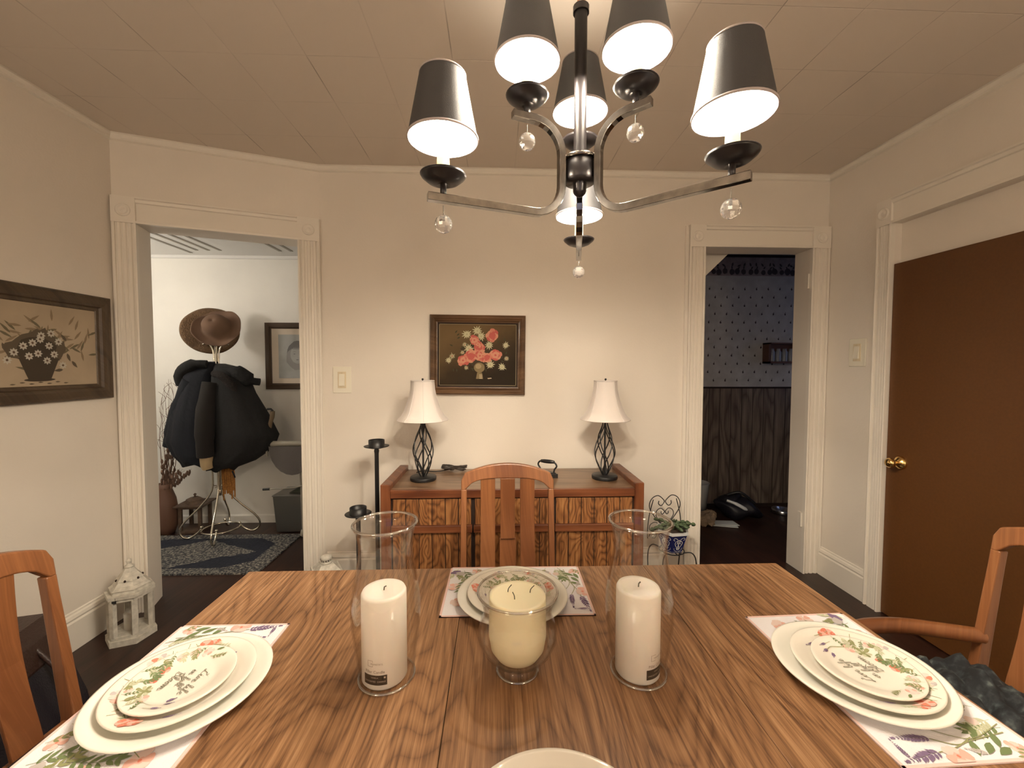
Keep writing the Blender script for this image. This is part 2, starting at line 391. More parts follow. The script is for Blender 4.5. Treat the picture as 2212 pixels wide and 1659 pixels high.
def smooth_path(pts, n=6, closed=False):
    P = [Vector(p) for p in pts]; out = []; L = len(P)
    rng = range(L) if closed else range(L-1)
    for i in rng:
        if closed: a, b, c, d = P[i-1], P[i], P[(i+1) % L], P[(i+2) % L]
        else: a, b, c, d = P[max(i-1, 0)], P[i], P[i+1], P[min(i+2, L-1)]
        for k in range(n):
            t = k/n
            out.append(.5*((2*b)+(c-a)*t+(2*a-5*b+4*c-d)*t*t+(3*b-a-3*c+d)*t**3))
    if not closed: out.append(P[-1])
    return out

# ------------------------------------------------------------------ flat printed shapes, (u,v) mapped on a surface
class Art:
    def __init__(s, mb, fn, seed=1): s.mb = mb; s.fn = fn; s.r = random.Random(seed); s.k = 0
    def pts(s, P, m):
        s.k += 1; e = s.k*1.5e-6
        s.mb.poly([s.fn(u, v, e) for u, v in P], m)
    def leaf(s, u, v, a, L, w, m):
        ca, sa = math.cos(a), math.sin(a); P = []
        for t, q in ((0, 0), (.2, .7), (.45, 1), (.75, .6), (1, 0), (.75, -.6), (.45, -1), (.2, -.7)):
            x, y = t*L, q*w/2; P.append((u+x*ca-y*sa, v+x*sa+y*ca))
        s.pts(P, m)
    def blob(s, u, v, r, m, sq=1.0, jag=.15, n=12, rot=0):
        P = []
        for i in range(n):
            a = 2*PI*i/n; q = r*(1+s.r.uniform(-jag, jag)); x, y = q*math.cos(a), q*math.sin(a)*sq
            P.append((u+x*math.cos(rot)-y*math.sin(rot), v+x*math.sin(rot)+y*math.cos(rot)))
        s.pts(P, m)
    def line(s, P, w, m):
        P = [Vector((p[0], p[1], 0)) for p in P]
        for i in range(len(P)-1):
            d = (P[i+1]-P[i]); 
            if d.length < 1e-9: continue
            d.normalize(); n = Vector((-d.y, d.x, 0))*w/2; e = d*w*.25
            s.pts([(q.x, q.y) for q in (P[i]-n-e, P[i+1]-n+e, P[i+1]+n+e, P[i]+n-e)], m)
    def curve(s, P, w, m, n=5): s.line(smooth_path([(p[0], p[1], 0) for p in P], n), w, m)
    def petal(s, u, v, a, L, w, m):
        ca, sa = math.cos(a), math.sin(a); P = []
        for t, q in ((0, .12), (.3, .55), (.6, .95), (.82, 1), (.97, .62), (1.0, 0), (.97, -.62), (.82, -1), (.6, -.95), (.3, -.55)):
            x, y = t*L, q*w/2*(1+s.r.uniform(-.08, .08)); P.append((u+x*ca-y*sa, v+x*sa+y*ca))
        s.pts(P, m)
    def flower(s, u, v, r, petals, m, mc, n=5, fat=.55):
        a0 = s.r.uniform(0, 6)
        for i in range(n): s.petal(u, v, a0+2*PI*i/n+s.r.uniform(-.15, .15), r*s.r.uniform(.8, 1.05), r*min(1.0, fat*1.5)*s.r.uniform(.8, 1.1), petals if not isinstance(petals, tuple) else petals[i % len(petals)])
        s.blob(u, v, r*.30, m, 1, .3); s.blob(u, v, r*.13, mc)
    def lavender(s, u, v, a, L, w, m, stem, sl=0.0, curv=0.0):
        ca, sa = math.cos(a), math.sin(a)
        if sl: s.curve([(u-ca*sl-sa*curv, v-sa*sl+ca*curv), (u-ca*sl*.5-sa*curv*.3, v-sa*sl*.5+ca*curv*.3), (u, v)], w*.12, stem)
        n = 11
        for i in range(n):
            t = i/(n-1); ww = w*(.55+.45*math.sin(PI*min(1, t*1.2+.1)))*(1-.55*t)
            for sd in (-1, 1): s.leaf(u+ca*L*t, v+sa*L*t, a+sd*s.r.uniform(.5, .95), ww*.75, ww*.34, m)
        s.leaf(u+ca*L*.9, v+sa*L*.9, a, L*.14, w*.25, m)
    def sprig(s, u, v, a, L, lw, m, n=6, curl=.3, w=.0008):
        P = [(u, v)]; x, y, b = u, v, a
        for i in range(n): x += math.cos(b)*L/n; y += math.sin(b)*L/n; b += curl/n*s.r.uniform(.5, 1.5); P.append((x, y))
        s.curve(P, w, m, 3)
        for i in range(1, n+1):
            for sd in (-1, 1): s.leaf(P[i][0], P[i][1], a+curl*i/n+sd*s.r.uniform(.5, .9), lw*s.r.uniform(.8, 1.2), lw*.34, m)
        s.leaf(P[-1][0], P[-1][1], b, lw, lw*.34, m)
GL = {
 'L': (.75, [[(.45, .95), (.62, 1.0), (.6, .8), (.4, .68), (.3, .4), (.2, .08), (.05, .0), (.02, .14), (.2, .14), (.45, .02), (.75, .1)]]),
 'i': (.32, [[(0, .1), (.1, .42), (.1, .08), (.2, .0), (.32, .12)], [(.12, .60), (.14, .62)]]),
 'v': (.42, [[(0, .12), (.08, .42), (.16, .02), (.3, .38), (.42, .34)]]),
 'e': (.40, [[(0, .12), (.22, .26), (.24, .42), (.1, .36), (.08, .08), (.22, 0), (.40, .14)]]),
 'l': (.30, [[(0, .1), (.18, .6), (.22, .95), (.12, .95), (.08, .2), (.16, 0), (.30, .12)]]),
 'f': (.36, [[(0, .1), (.2, .6), (.26, .95), (.14, .9), (.1, .2), (.06, -.45), (.16, -.4), (.2, .05), (.36, .14)]]),
 'n': (.50, [[(0, .3), (.06, .42), (.08, 0), (.18, .38), (.3, .38), (.32, .05), (.5, .12)]]),
 'u': (.50, [[(0, .12), (.06, .42), (.08, .08), (.2, 0), (.3, .4), (.32, .05), (.5, .12)]]),
 'B': (.65, [[(.18, .95), (.1, 0)], [(.0, .8), (.25, 1.0), (.48, .85), (.4, .58), (.18, .5), (.5, .42), (.55, .15), (.3, -.02), (.06, .05)], [(.5, .1), (.65, .14)]]),
 'o': (.40, [[(.0, .14), (.2, .42), (.08, .3), (.08, .06), (.22, 0), (.3, .2), (.2, .4), (.40, .34)]]),
 'm': (.75, [[(0, .3), (.06, .42), (.08, 0), (.18, .38), (.28, .36), (.3, 0), (.4, .38), (.52, .36), (.54, .05), (.75, .12)]]),
 ' ': (.35, [])}
def script_text(art, txt, u, v, h, m, w=.0011):
    W_ = sum(GL[c][0] for c in txt)*h; x = u-W_/2
    for c in txt:
        adv, st = GL[c]
        for s_ in st: art.curve([(x+(p[0]+p[1]*.18)*h, v+p[1]*h) for p in s_], w, m, 4)
        x += adv*h
def block_text(s, size):
    """Blender's own font as 2D polygons, centred"""
    cu = bpy.data.curves.new('t', 'FONT'); cu.body = s; cu.size = size; cu.align_x = 'CENTER'; cu.resolution_u = 2
    o = bpy.data.objects.new('t', cu); C.objects.link(o)
    dg = bpy.context.evaluated_depsgraph_get(); me = bpy.data.meshes.new_from_object(o.evaluated_get(dg))
    r = [[(me.vertices[i].co.x, me.vertices[i].co.y) for i in p.vertices] for p in me.polygons]
    bpy.data.objects.remove(o); bpy.data.curves.remove(cu); bpy.data.meshes.remove(me)
    return r

# ================================================================== THE ROOM
ZC = 2.52; XL = -1.98; XR = 2.08; YB = 2.56; YF = -1.9; DH = 2.065
A = Vector((XL, 2.244, 0)); B = Vector((-1.056, YB, 0)); U = (B-A).normalized(); NR = Vector((-U.y, U.x, 0)); LEN = (B-A).length
TD = Matrix((( U.x, NR.x, 0, A.x), (U.y, NR.y, 0, A.y), (0, 0, 1, 0), (0, 0, 0, 1)))   # diagonal wall frame: x along, y outwards
OL0, OL1 = .105, .855                      # left opening along the diagonal wall
OR0, OR1 = 1.288, 1.965                    # right opening in back wall
TH = .14
b = MB()
b.prism([(-1.056, YB), (OR0, YB), (OR0, YB+.13), (-1.105, YB+.13)], 0, 2.62)
b.box(OR0, OR1, YB, YB+.13, DH, 2.62); b.box(OR1, XR+.12, YB, YB+.13, 0, 2.62)
struct(b, 'wall_back', 'wall', 'cream painted back wall behind the sideboard, with the dark doorway at its right')
b = MB(); b.box(0, OL0, 0, TH, 0, 2.62, T=TD); b.box(OL1, LEN, 0, TH, 0, 2.62, T=TD); b.box(OL0, OL1, 0, TH, DH, 2.62, T=TD)
struct(b, 'wall_diagonal', 'wall', 'slanting cream wall at left holding the doorway to the hall with the coat stand')
b = MB(); p2 = A+NR*TH; b.prism([(XL, YF), (XL, A.y), (p2.x, p2.y), (XL-.12, p2.y), (XL-.12, YF)], 0, 2.62)
struct(b, 'wall_left', 'wall', 'cream wall at far left with the daisy basket picture')
# right wall with the door recess
DY0, DY1 = 1.22, 2.117
b = MB(); b.box(XR, XR+.12, YF, DY0, 0, 2.62); b.box(XR, XR+.12, DY1, YB+.0, 0, 2.62); b.box(XR, XR+.12, DY0, DY1, 2.075, 2.62)
b.box(XR+.035, XR+.12, DY0, DY1, 1.866, 2.075); b.box(XR+.06, XR+.12, DY0, DY1, 0, 1.866)
struct(b, 'wall_right', 'wall', 'greyish cream wall at right holding the brown door')
b = MB(); b.box(XL-.12, -.9, YF-.12, YF, 0, 2.62); b.box(.5, XR+.12, YF-.12, YF, 0, 2.62); b.box(-.9, .5, YF-.12, YF, 0, .9); b.box(-.9, .5, YF-.12, YF, 2.1, 2.62)
struct(b, 'wall_front', 'wall', 'cream wall behind the camera with an added window')
b = MB()
for x0, x1, z0, z1 in ((-.9, -.85, .9, 2.1), (.45, .5, .9, 2.1), (-.9, .5, .9, .95), (-.9, .5, 2.05, 2.1), (-.9, .5, 1.48, 1.52)): b.box(x0, x1, YF-.09, YF-.03, z0, z1)
struct(b, 'window_1', 'trim', 'unseen white sash window added behind the camera for cool fill light', cat='window')  # added unseen opening that lets weak cool fill into the dining room
b = MB(); b.box(-3.4, 3.7, -2.1, 4.1, -.06, 0)
struct(b, 'floor', 'floor', 'dark reddish brown wooden floor', cat='floor')
b = MB(); b.prism([(XL-.1, YF-.1), (XR+.1, YF-.1), (XR+.1, YB+.1), (-1.08, YB+.1), (XL-.05, A.y+.1)], ZC, ZC+.06)
struct(b, 'ceiling', 'ceil', 'tiled beige ceiling over the dining table', cat='ceiling')
# crown beads
def bead(mb, p, q, ins):
    d = (Vector(q)-Vector(p)).normalized(); L = (Vector(q)-Vector(p)).length
    mb.extrude([(0, 0), (.016, 0), (.020, -.010), (.012, -.024), (.012, -.034), (.0, -.040)], (*p[:2], ZC), ins, (0, 0, 1), d, L)
b = MB()
bead(b, (XL, YF, 0), (XL, A.y, 0), (1, 0, 0)); bead(b, (A.x, A.y, 0), (B.x, B.y, 0), (-NR.x, -NR.y, 0)); bead(b, (B.x, YB, 0), (XR, YB, 0), (0, -1, 0)); bead(b, (XR, YF, 0), (XR, YB, 0), (-1, 0, 0))
struct(b, 'trim_1', 'trim', 'slim crown moulding along the top of the dining room walls', cat='moulding')
# baseboards
BP = [(0, 0), (.018, 0), (.018, .132), (.012, .140), (.016, .150), (.012, .163), (.005, .168), (.005, .176), (0, .18)]
def base(name, p, q, ins, label, h=1.0):
    mb = MB(); p = Vector(p); q = Vector(q); mb.extrude([(x, z*h) for x, z in BP], p, ins, (0, 0, 1), (q-p).normalized(), (q-p).length)
    return struct(mb, name, 'trim', label, cat='baseboard')
base('baseboard_left', (XL, YF, 0), (XL, A.y-.01, 0), (1, 0, 0), 'white baseboard running behind the white lantern on the left wall')
base('baseboard_back', (B.x+.01, YB, 0), (1.165, YB, 0), (0, -1, 0), 'white baseboard under the back wall behind the candle stands')
base('baseboard_right', (XR, DY1+.085, 0), (XR, YB-.025, 0), (-1, 0, 0), 'tall white baseboard between the brown door and the dark doorway')
base('baseboard_right', (XR, YF, 0), (XR, DY0-.1, 0), (-1, 0, 0), 'white baseboard on the right wall beyond the brown door')
# door casings
def casing_prof(w, t=.020):
    P = [(0, 0), (0, t+.005), (.006, t+.007), (.012, t+.005), (.014, t-.004)]
    for c in (.028, w/2, w-.028): P += [(c-.010, t-.004), (c-.006, t+.002), (c+.006, t+.002), (c+.010, t-.004)]
    P += [(w-.014, t-.004), (w-.012, t+.005), (w-.006, t+.007), (w, t+.005), (w, 0)]
    return P
def casing(name, o, u, out, u0, u1, w0, w1, top, label, wl=None):
    """o origin at floor, u along wall, out towards the room; opening u0..u1; casing widths"""
    o, u, out = Vector(o), Vector(u), Vector(out); mb = MB(); Z = Vector((0, 0, 1)); hb = .125
    mb.extrude(casing_prof(w0), o+u*(u0-w0), u, out, Z, top); mb.extrude(casing_prof(w1), o+u*u1, u, out, Z, top)
    mb.extrude([(0, 0), (0, .026), (.012, .028), (.016, .016), (hb-.022, .016), (hb-.018, .024), (hb-.004, .026), (hb, .034), (hb+.008, .034), (hb+.008, 0)], o+u*u0+Z*top, Z, out, u, u1-u0)
    for s0, w in ((u0-w0, w0), (u1, w1)):
        T = Matrix(((u.x, out.x, 0, o.x), (u.y, out.y, 0, o.y), (0, 0, 1, 0), (0, 0, 0, 1)))
        mb.box(s0, s0+w, 0, .028, top, top+hb+.008, T=T)
        q = o+u*(s0+w/2)+Z*(top+hb/2)+out*.0287
        R3 = Matrix(((u.x, 0, out.x), (u.y, 0, out.y), (0, 1, 0)))
        mb.lathe([(.001, .003), (.008, .004), (.012, 0), (.020, 0), (.024, .006), (.030, .006), (.033, 0)], q, 24, T=R3)
    return struct(mb, name, 'trim', label, cat='door casing')
casing('trim_2', A, U, -NR, OL0, OL1, OL0-.004, LEN-OL1-.004, DH, 'white fluted casing with corner blocks around the left doorway')
casing('trim_3', (0, YB, 0), (1, 0, 0), (0, -1, 0), OR0, OR1, .10, XR-OR1-.003, DH, 'white casing with round corner rosettes around the dark right doorway')
casing('trim_4', (XR, 0, 0), (0, -1, 0), (-1, 0, 0), -DY1, -DY0, .085, .085, 2.075, 'white casing with corner block around the brown door')
b = MB(); b.box(1.168, 1.187, YB-.012, YB, 0, 2.19); b.box(1.166, 1.175, YB-.018, YB, 0, 2.193)
struct(b, 'trim_5', 'trim', 'narrow white strip along the outer left edge of the right doorway casing', cat='moulding')
b = MB()
for z in (.30, 1.82): b.box(OR1-.004, OR1, YB+.004, YB+.034, z, z+.09); b.tube([(OR1-.006, YB-.002, z), (OR1-.006, YB-.002, z+.09)], .006, 8)
struct(b, 'trim_6', 'trim', 'two painted over hinges on the right jamb of the dark doorway', cat='hinge')
# sloped soffit piece beyond right doorway
b = MB(); T = Matrix.Translation((0, 2.86, 0)) @ Matrix.Rotation(PI/2, 4, 'X')
b.prism([(1.30, 2.38), (1.86, 2.38), (1.30, 1.838)], 0, .10, T=T)
struct(b, 'trim_7', 'trim', 'white slanted soffit corner seen at top left inside the dark doorway', cat='soffit')
# brown door
d = tag(MB().box(XR-.004, XR+.034, DY0+.004, DY1-.003, .006, 1.864).build('door_1', 'browndoor', bevel=.002), 'flat brown slab door with a brass knob on the right wall', 'door', kind='structure')
b = MB(); R3 = Matrix(((0, 0, -1), (0, 1, 0), (1, 0, 0)))
b.lathe([(0.001, .026), (.012, .026), (.018, .020), (.030, .014), (.034, .004), (.034, 0)], (XR-.004, 2.035, .835), 28, T=R3)
b.lathe([(.010, .02), (.010, .034), (.018, .040), (.025, .052), (.025, .062), (.017, .072), (.001, .075)], (XR-.004, 2.035, .835), 28, T=R3)
b.build('door_knob', 'brass', d)['label'] = 'polished brass knob with round rose'

# ---- hallway
HB = 3.55; HZ = 2.235
b = MB(); b.box(-3.3, -.78, HB, HB+.1, 0, HZ+.1)
struct(b, 'wall_hallway_back', 'hallwall', 'pale hallway wall behind the coat stand')
b = MB(); b.box(-3.3, -3.2, 1.6, HB, 0, HZ+.1); struct(b, 'wall_hallway_left', 'hallwall', 'hidden left wall of the hallway')
b = MB(); b.box(-.88, -.78, YB+.13, HB, 0, HZ+.1); struct(b, 'wall_hallway_right', 'hallwall', 'hidden right wall of the hallway')
b = MB(); b.box(-3.3, XL-.12, 1.5, 1.6, 0, HZ+.1); struct(b, 'wall_hallway_front', 'hallwall', 'hidden near wall of the hallway')
b = MB(); b.prism([(-3.3, 1.5), (XL-.10, 1.5), (XL-.10, A.y+.10), (XL+.0, A.y+.10), (-1.06, YB+.12), (-.78, YB+.12), (-.78, HB+.1), (-3.3, HB+.1)], HZ, HZ+.05)
for x0 in (-3.02, -2.94, -2.86, -2.46, -2.36, -2.27, -2.18, -1.72, -1.63):
    b.box(x0, x0+.022, 2.5, 3.38+(.08 if int(x0*100) % 3 == 0 else 0), HZ-.004, HZ+.001, 1)
struct(b, 'ceiling_hallway', ['hallceil', 'stripe'], 'white hallway ceiling with groups of grey stripes', cat='ceiling')
b = MB(); b.extrude([(0, 0), (.012, 0), (.012, .06), (.006, .07), (0, .07)], (-3.2, HB, 0), (0, -1, 0), (0, 0, 1), (1, 0, 0), 2.3)
struct(b, 'baseboard_hallway', 'hallwall', 'low pale baseboard along the hallway wall', cat='baseboard')
b = MB(); b.extrude([(0, 0), (.02, 0), (.012, -.02), (0, -.025)], (-3.2, HB, HZ), (0, -1, 0), (0, 0, 1), (1, 0, 0), 2.3)
struct(b, 'trim_8', 'hallceil', 'thin white moulding where the hallway wall meets its ceiling', cat='moulding')
t = thing('globe_light', 'glowing globe lamp on the hidden part of the hallway wall', 'lamp', (-3.08, 2.45, 1.85))
MB().sphere((0, 0, 0), .085).build('globe', mat('globe_glow', (1, 1, 1), .5, emit=(1.0, .92, .81), es=HALL), t)
MB().lathe([(.001, 0), (.06, 0), (.05, .03), (.03, .045), (.001, .045)], (-.12, 0, 0), 20, T=Matrix(((0, 0, 1), (0, 1, 0), (-1, 0, 0)))).build('wall_plate', 'brass', t)
b = MB(); b.tube([(-.1, 0, 0), (-.07, 0, 0)], .02, 12); b.build('bracket', 'brass', t)

# ---- kitchen
KB = 3.82; KZ = 2.385
b = MB(); b.box(.9, 3.5, KB, KB+.1, 1.13, KZ+.1, 0); b.box(.9, 3.5, KB-.003, KB, 2.175, 2.345, 1)
rr = random.Random(4); art = Art(b, lambda u, v, e: (u, KB-.0006-e*2, v), 5)
row = 0; z = 1.20
while z < 2.12:
    x = 1.7+(row % 2)*.056
    while x < 3.0: art.blob(x, z, .0075, 2, 1.4, .25, 8); art.leaf(x, z+.008, 1.2, .014, .005, 2); x += .112
    z += .0775; row += 1
art = Art(b, lambda u, v, e: (u, KB-.004-e*2, v), 7)
x = 1.75
while x < 3.0:
    q = rr.uniform(.022, .03); art.blob(x, 2.205+rr.uniform(0, .012), q, 2, 1.1, .08, 10); art.leaf(x, 2.235, rr.uniform(.6, 2.4), .035, .014, 2); art.leaf(x, 2.26, rr.uniform(.3, 2.8), .04, .018, 2); x += rr.uniform(.045, .07)
struct(b, 'wall_kitchen_back', ['wallpaper', 'wp_border', 'wp_dark'], 'dim back wall with sprig wallpaper and a fruit border, seen through the right doorway')
b = MB(); b.box(.9, 3.5, KB-.008, KB+.1, 0, 1.13)
struct(b, 'wall_kitchen_panelling', 'panelling', 'dark wood panelling below the wallpaper beyond the right doorway')
b = MB(); b.box(.9, 3.5, KB-.018, KB-.003, 1.125, 1.14); b.box(.9, 3.5, KB-.02, KB-.003, 2.345, 2.365)
struct(b, 'trim_9', 'gap', 'thin dark rails along the wallpaper edges beyond the right doorway', cat='moulding')
b = MB(); b.box(.9, 1.0, YB+.13, KB, 0, KZ+.1); struct(b, 'wall_kitchen_left', 'wallpaper', 'hidden left wall of the dark room')
b = MB()
b.box(3.4, 3.5, YB, 3.0, 0, KZ+.1); b.box(3.4, 3.5, 3.6, KB, 0, KZ+.1); b.box(3.4, 3.5, 3.0, 3.6, 0, 1.0); b.box(3.4, 3.5, 3.0, 3.6, 1.9, KZ+.1)
struct(b, 'wall_kitchen_right', 'wallpaper', 'hidden right wall of the dark room with a small added window')
b = MB()
for y0, y1, z0, z1 in ((3.0, 3.04, 1, 1.9), (3.56, 3.6, 1, 1.9), (3, 3.6, 1, 1.04), (3, 3.6, 1.86, 1.9), (3, 3.6, 1.43, 1.46)): b.box(3.42, 3.47, y0, y1, z0, z1)
struct(b, 'window_2', 'trim', 'small unseen window added to the dark room for faint blue light', cat='window')  # unseen window added so a little blue sky light reaches this room
b = MB(); b.box(XR+.12, 3.5, YB, YB+.1, 0, KZ+.1); struct(b, 'wall_kitchen_front', 'wallpaper', 'hidden near wall of the dark room')
b = MB(); b.box(.9, 3.5, YB+.13, KB+.1, KZ, KZ+.05); struct(b, 'ceiling_kitchen', 'hallceil', 'ceiling of the dark room beyond the right doorway', cat='ceiling')
b = MB(); b.box(.9, 3.5, KB-.02, KB-.008, 0, .03); struct(b, 'baseboard_kitchen', 'gap', 'low dark baseboard under the wood panelling', cat='baseboard')

# ================================================================== TABLE
TX0, TX1, TY0, TY1, TZ = -.692, .820, .27, 1.165, .75
t = thing('dining_table', 'large oak grained dining table set with plates and candles', 'table', (.064, .7175, 0))
hx, hy = (TX1-TX0)/2, (TY1-TY0)/2
SEAM = -.085-.064
MB().box(-hx, SEAM-.0006, -hy, hy, TZ-.022, TZ).build('tabletop', 'tabletop', t, bevel=.0008)
MB().box(SEAM+.0006, .36, -hy, hy, TZ-.022, TZ).build('tabletop', 'tabletop', t, bevel=.0008)
MB().box(.3612, hx, -hy, hy, TZ-.022, TZ).build('tabletop', 'tabletop', t, bevel=.0008)
b = MB(); b.box(-hx+.03, hx-.03, -hy+.03, -hy+.05, TZ-.10, TZ-.022); b.box(-hx+.03, hx-.03, hy-.05, hy-.03, TZ-.10, TZ-.022)
b.box(-hx+.03, -hx+.05, -hy+.05, hy-.05, TZ-.10, TZ-.022); b.box(hx-.05, hx-.03, -hy+.05, hy-.05, TZ-.10, TZ-.022); b.build('apron', 'tableedge', t)
b = MB(); b.box(-.18, .18, -.10, .10, .04, TZ-.10); b.box(-.42, .42, -.09, .09, 0, .04); b.box(-.09, .09, -.30, .30, 0, .04); b.box(-.5, .5, -.2, .2, TZ-.05, TZ-.023); b.build('pedestal', 'tableedge', t, bevel=.006)

# ---- place mats
def make_mat_mesh(name, w, h, seed, rev=False):
    """reader side is -v; centred"""
    b = MB(); n = 10; r = random.Random(seed)
    b.box(-w/2, w/2, -h/2, h/2, 0, .0022, 0)
    for x0, x1, y0, y1 in ((-w/2, w/2, -h/2, -h/2+.005), (-w/2, w/2, h/2-.005, h/2), (-w/2, -w/2+.005, -h/2, h/2), (w/2-.005, w/2, -h/2, h/2)): b.box(x0, x1, y0, y1, .0, .0024, 1)
    cl = lambda q, m_: max(-m_, min(m_, q))
    a = Art(b, lambda u, v, e: (cl(u, w/2-.003), cl(v, h/2-.003), .0024+e), seed); G, G2, G3, RD, R2, PL, PU, GR = range(2, 10)
    for i in range(13):
        x = -w/2+.02+(w-.04)*i/12+r.uniform(-.008, .008); y = -h/2+r.uniform(.006, .02)
        k = i % 5
        if k == 0: a.flower(x, y+.016, .014, (R2, PL), R2, RD, 6); a.sprig(x, y, PI/2+.5, .05, .013, G2, 6, .4)
        elif k == 1: a.sprig(x, y, PI/2+r.uniform(-.5, .5), .055, .019, G, 5, r.uniform(-.6, .6))
        elif k == 2: a.sprig(x, y, PI/2+r.uniform(-.6, .6), .05, .018, G3, 6, r.uniform(-.6, .6)); a.blob(x, y+.03, .009, PL)
        elif k == 3: a.sprig(x, y, PI/2+r.uniform(-.4, .4), .065, .020, G2, 6, r.uniform(-.4, .4)); a.lavender(x+.01, y+.055, PI/2+r.uniform(-.5, .5), .03, .012, GR, G2, .03)
        else: a.flower(x, y+.03, .012, (PL, GR), PL, G2, 6); a.sprig(x-.008, y, PI/2-.3, .055, .012, G3, 7, -.3)
    # one end: two lavender spikes on long stems and a poppy; other end: poppies and green sprigs
    e = -w/2
    a.curve([(e+.045, -h/2+.02), (e+.035, -.03), (e+.030, .000), (e+.042, .030)], .0016, G2); a.lavender(e+.043, .032, 1.50, .056, .017, PU, G)
    a.curve([(e+.040, -.035), (e+.026, .004), (e+.020, .040)], .0016, G2); a.lavender(e+.020, .042, 1.75, .062, .020, PU, G)
    a.curve([(e+.060, -h/2+.01), (e+.038, -.035), (e+.055, .010), (e+.075, .03)], .0013, G2)
    for k, (x, y, an) in enumerate(((.036, -.030, 2.6), (.040, -.046, -.5), (.030, -.055, 2.2), (.050, -.060, .9), (.045, -.078, 2.5), (.020, -.075, 1.9))): a.leaf(e+x, y, an, .030, .011, G)
    a.flower(e+.012, .018, .020, (PL, R2, PL), R2, RD, 6); a.lavender(e+.014, -.030, 1.2, .026, .011, GR, G)
    a.flower(e+.10, -.070, .022, (PL, GR), PL, R2, 6)
    e = w/2
    a.flower(e-.040, .060, .022, (PL, R2, PL), R2, RD, 6); a.flower(e-.020, -.010, .018, (PL, R2), PL, R2, 6)
    a.sprig(e-.045, -.045, 1.3, .07, .020, G, 6, .5); a.sprig(e-.080, -.070, 1.9, .06, .022, G, 5, -.4); a.sprig(e-.02, -.08, 2.0, .05, .016, G2, 6, .5)
    a.blob(e-.018, -.085, .016, PU, .7, .3); a.blob(e-.030, -.078, .012, GR, .8, .3); a.curve([(e-.07, .0), (e-.06, .03), (e-.045, .055)], .0012, G2)
    a.lavender(-w/2+.015, .092, .05, .03, .009, PU, G2)
    me = b.build(name, ['mat', 'matpink', 'leaf', 'leaf2', 'leaf3', 'red', 'red2', 'pale', 'purple', 'greyfl'])
    return me
MG = 'flowered place mats on the table'
m0 = make_mat_mesh('place_mat', .362, .234, 11); m0.location = (.0505, 1.046, TZ); m0.rotation_euler = (0, 0, PI-.012)
tag(m0, 'white flowered place mat at the far side of the table, behind the cream candle', 'place mat', MG)
m1 = m0.copy(); C.objects.link(m1); m1.location = (-.577, .738, TZ); m1.rotation_euler = (0, 0, -PI/2); tag(m1, 'white flowered place mat at the left end of the table', 'place mat', MG)
m2 = m0.copy(); C.objects.link(m2); m2.location = (.693, .731, TZ); m2.rotation_euler = (0, 0, PI/2+.03); tag(m2, 'white flowered place mat at the right end of the table', 'place mat', MG)

# ---- plates
def plate_prof(R, h, wr, t=.0035):
    """(r,z) top surface then underside; wr = well radius"""
    return [(.0005, .0045), (wr*.8, .0045), (wr*.95, .0055), (wr*1.03, .0085), (R*.92, h-.0012), (R*.975, h), (R, h-.0005), (R*.998, h-.003), (R*.92, h-.0045), (wr*1.0, .0035), (wr*.80, .0), (.0005, 0)]
def prof_z(prof, r):
    P = prof[:6]
    for (r0, z0), (r1, z1) in zip(P, P[1:]):
        if r0 <= r <= r1: return z0+(z1-z0)*(r-r0)/(r1-r0)
    return P[-1][1]
PM = ['porc2', 'leaf', 'leaf2', 'leaf3', 'red', 'red2', 'pale', 'purple', 'greyfl', 'ink']
def charger(label, loc):
    P = plate_prof(.135, .018, .100)
    o = MB().lathe(P, seg=72).build('dinner_plate', 'porc'); o.location = loc
    return tag(o, label, 'plate', 'large plain white plates')
def salad(seed):
    P = plate_prof(.1105, .018, .078); b = MB(); b.lathe(P, seg=72)
    a = Art(b, lambda u, v, e: (u, v, prof_z(P, math.hypot(u, v))+.0004+e), seed); r = a.r
    for i in range(19):
        th = -PI/2+(-1.45+2.9*i/18)+r.uniform(-.04, .04); q = .096+r.uniform(-.006, .004); x, y = q*math.cos(th), q*math.sin(th); inn = th+PI
        k = i % 6
        if k == 0: a.flower(x*.96, y*.96, .0125, (5, 4, 6), 5, 4, 5, .6); a.sprig(x*1.03, y*1.03, inn+.9, .03, .008, 3, 5, .4)
        elif k in (1, 4): a.sprig(x, y, inn+r.uniform(-.9, .9), .026, .011, 1, 4, .4)
        elif k == 2: a.sprig(x, y, inn+r.uniform(-.6, .6), .028, .009, 2, 5, -.5)
        elif k == 3: a.lavender(x*.92, y*.92, inn+r.uniform(-.5, .5), .022, .008, 8, 2, .014)
        else: a.flower(x*.95, y*.95, .0105, (6, 8), 6, 2, 6)
    for s in (-1, 1):
        a.curve([(s*.092, -.03), (s*.082, .0), (s*.076, .022)], .0010, 3); a.lavender(s*.076, .022, PI/2+s*.2, .026, .008, 7, 2)
        a.curve([(s*.094, -.025), (s*.090, .01)], .0009, 2); a.flower(s*.088, -.022, .0135, (5, 4), 5, 4, 6, .7)
    return b.build('salad_plate', PM)
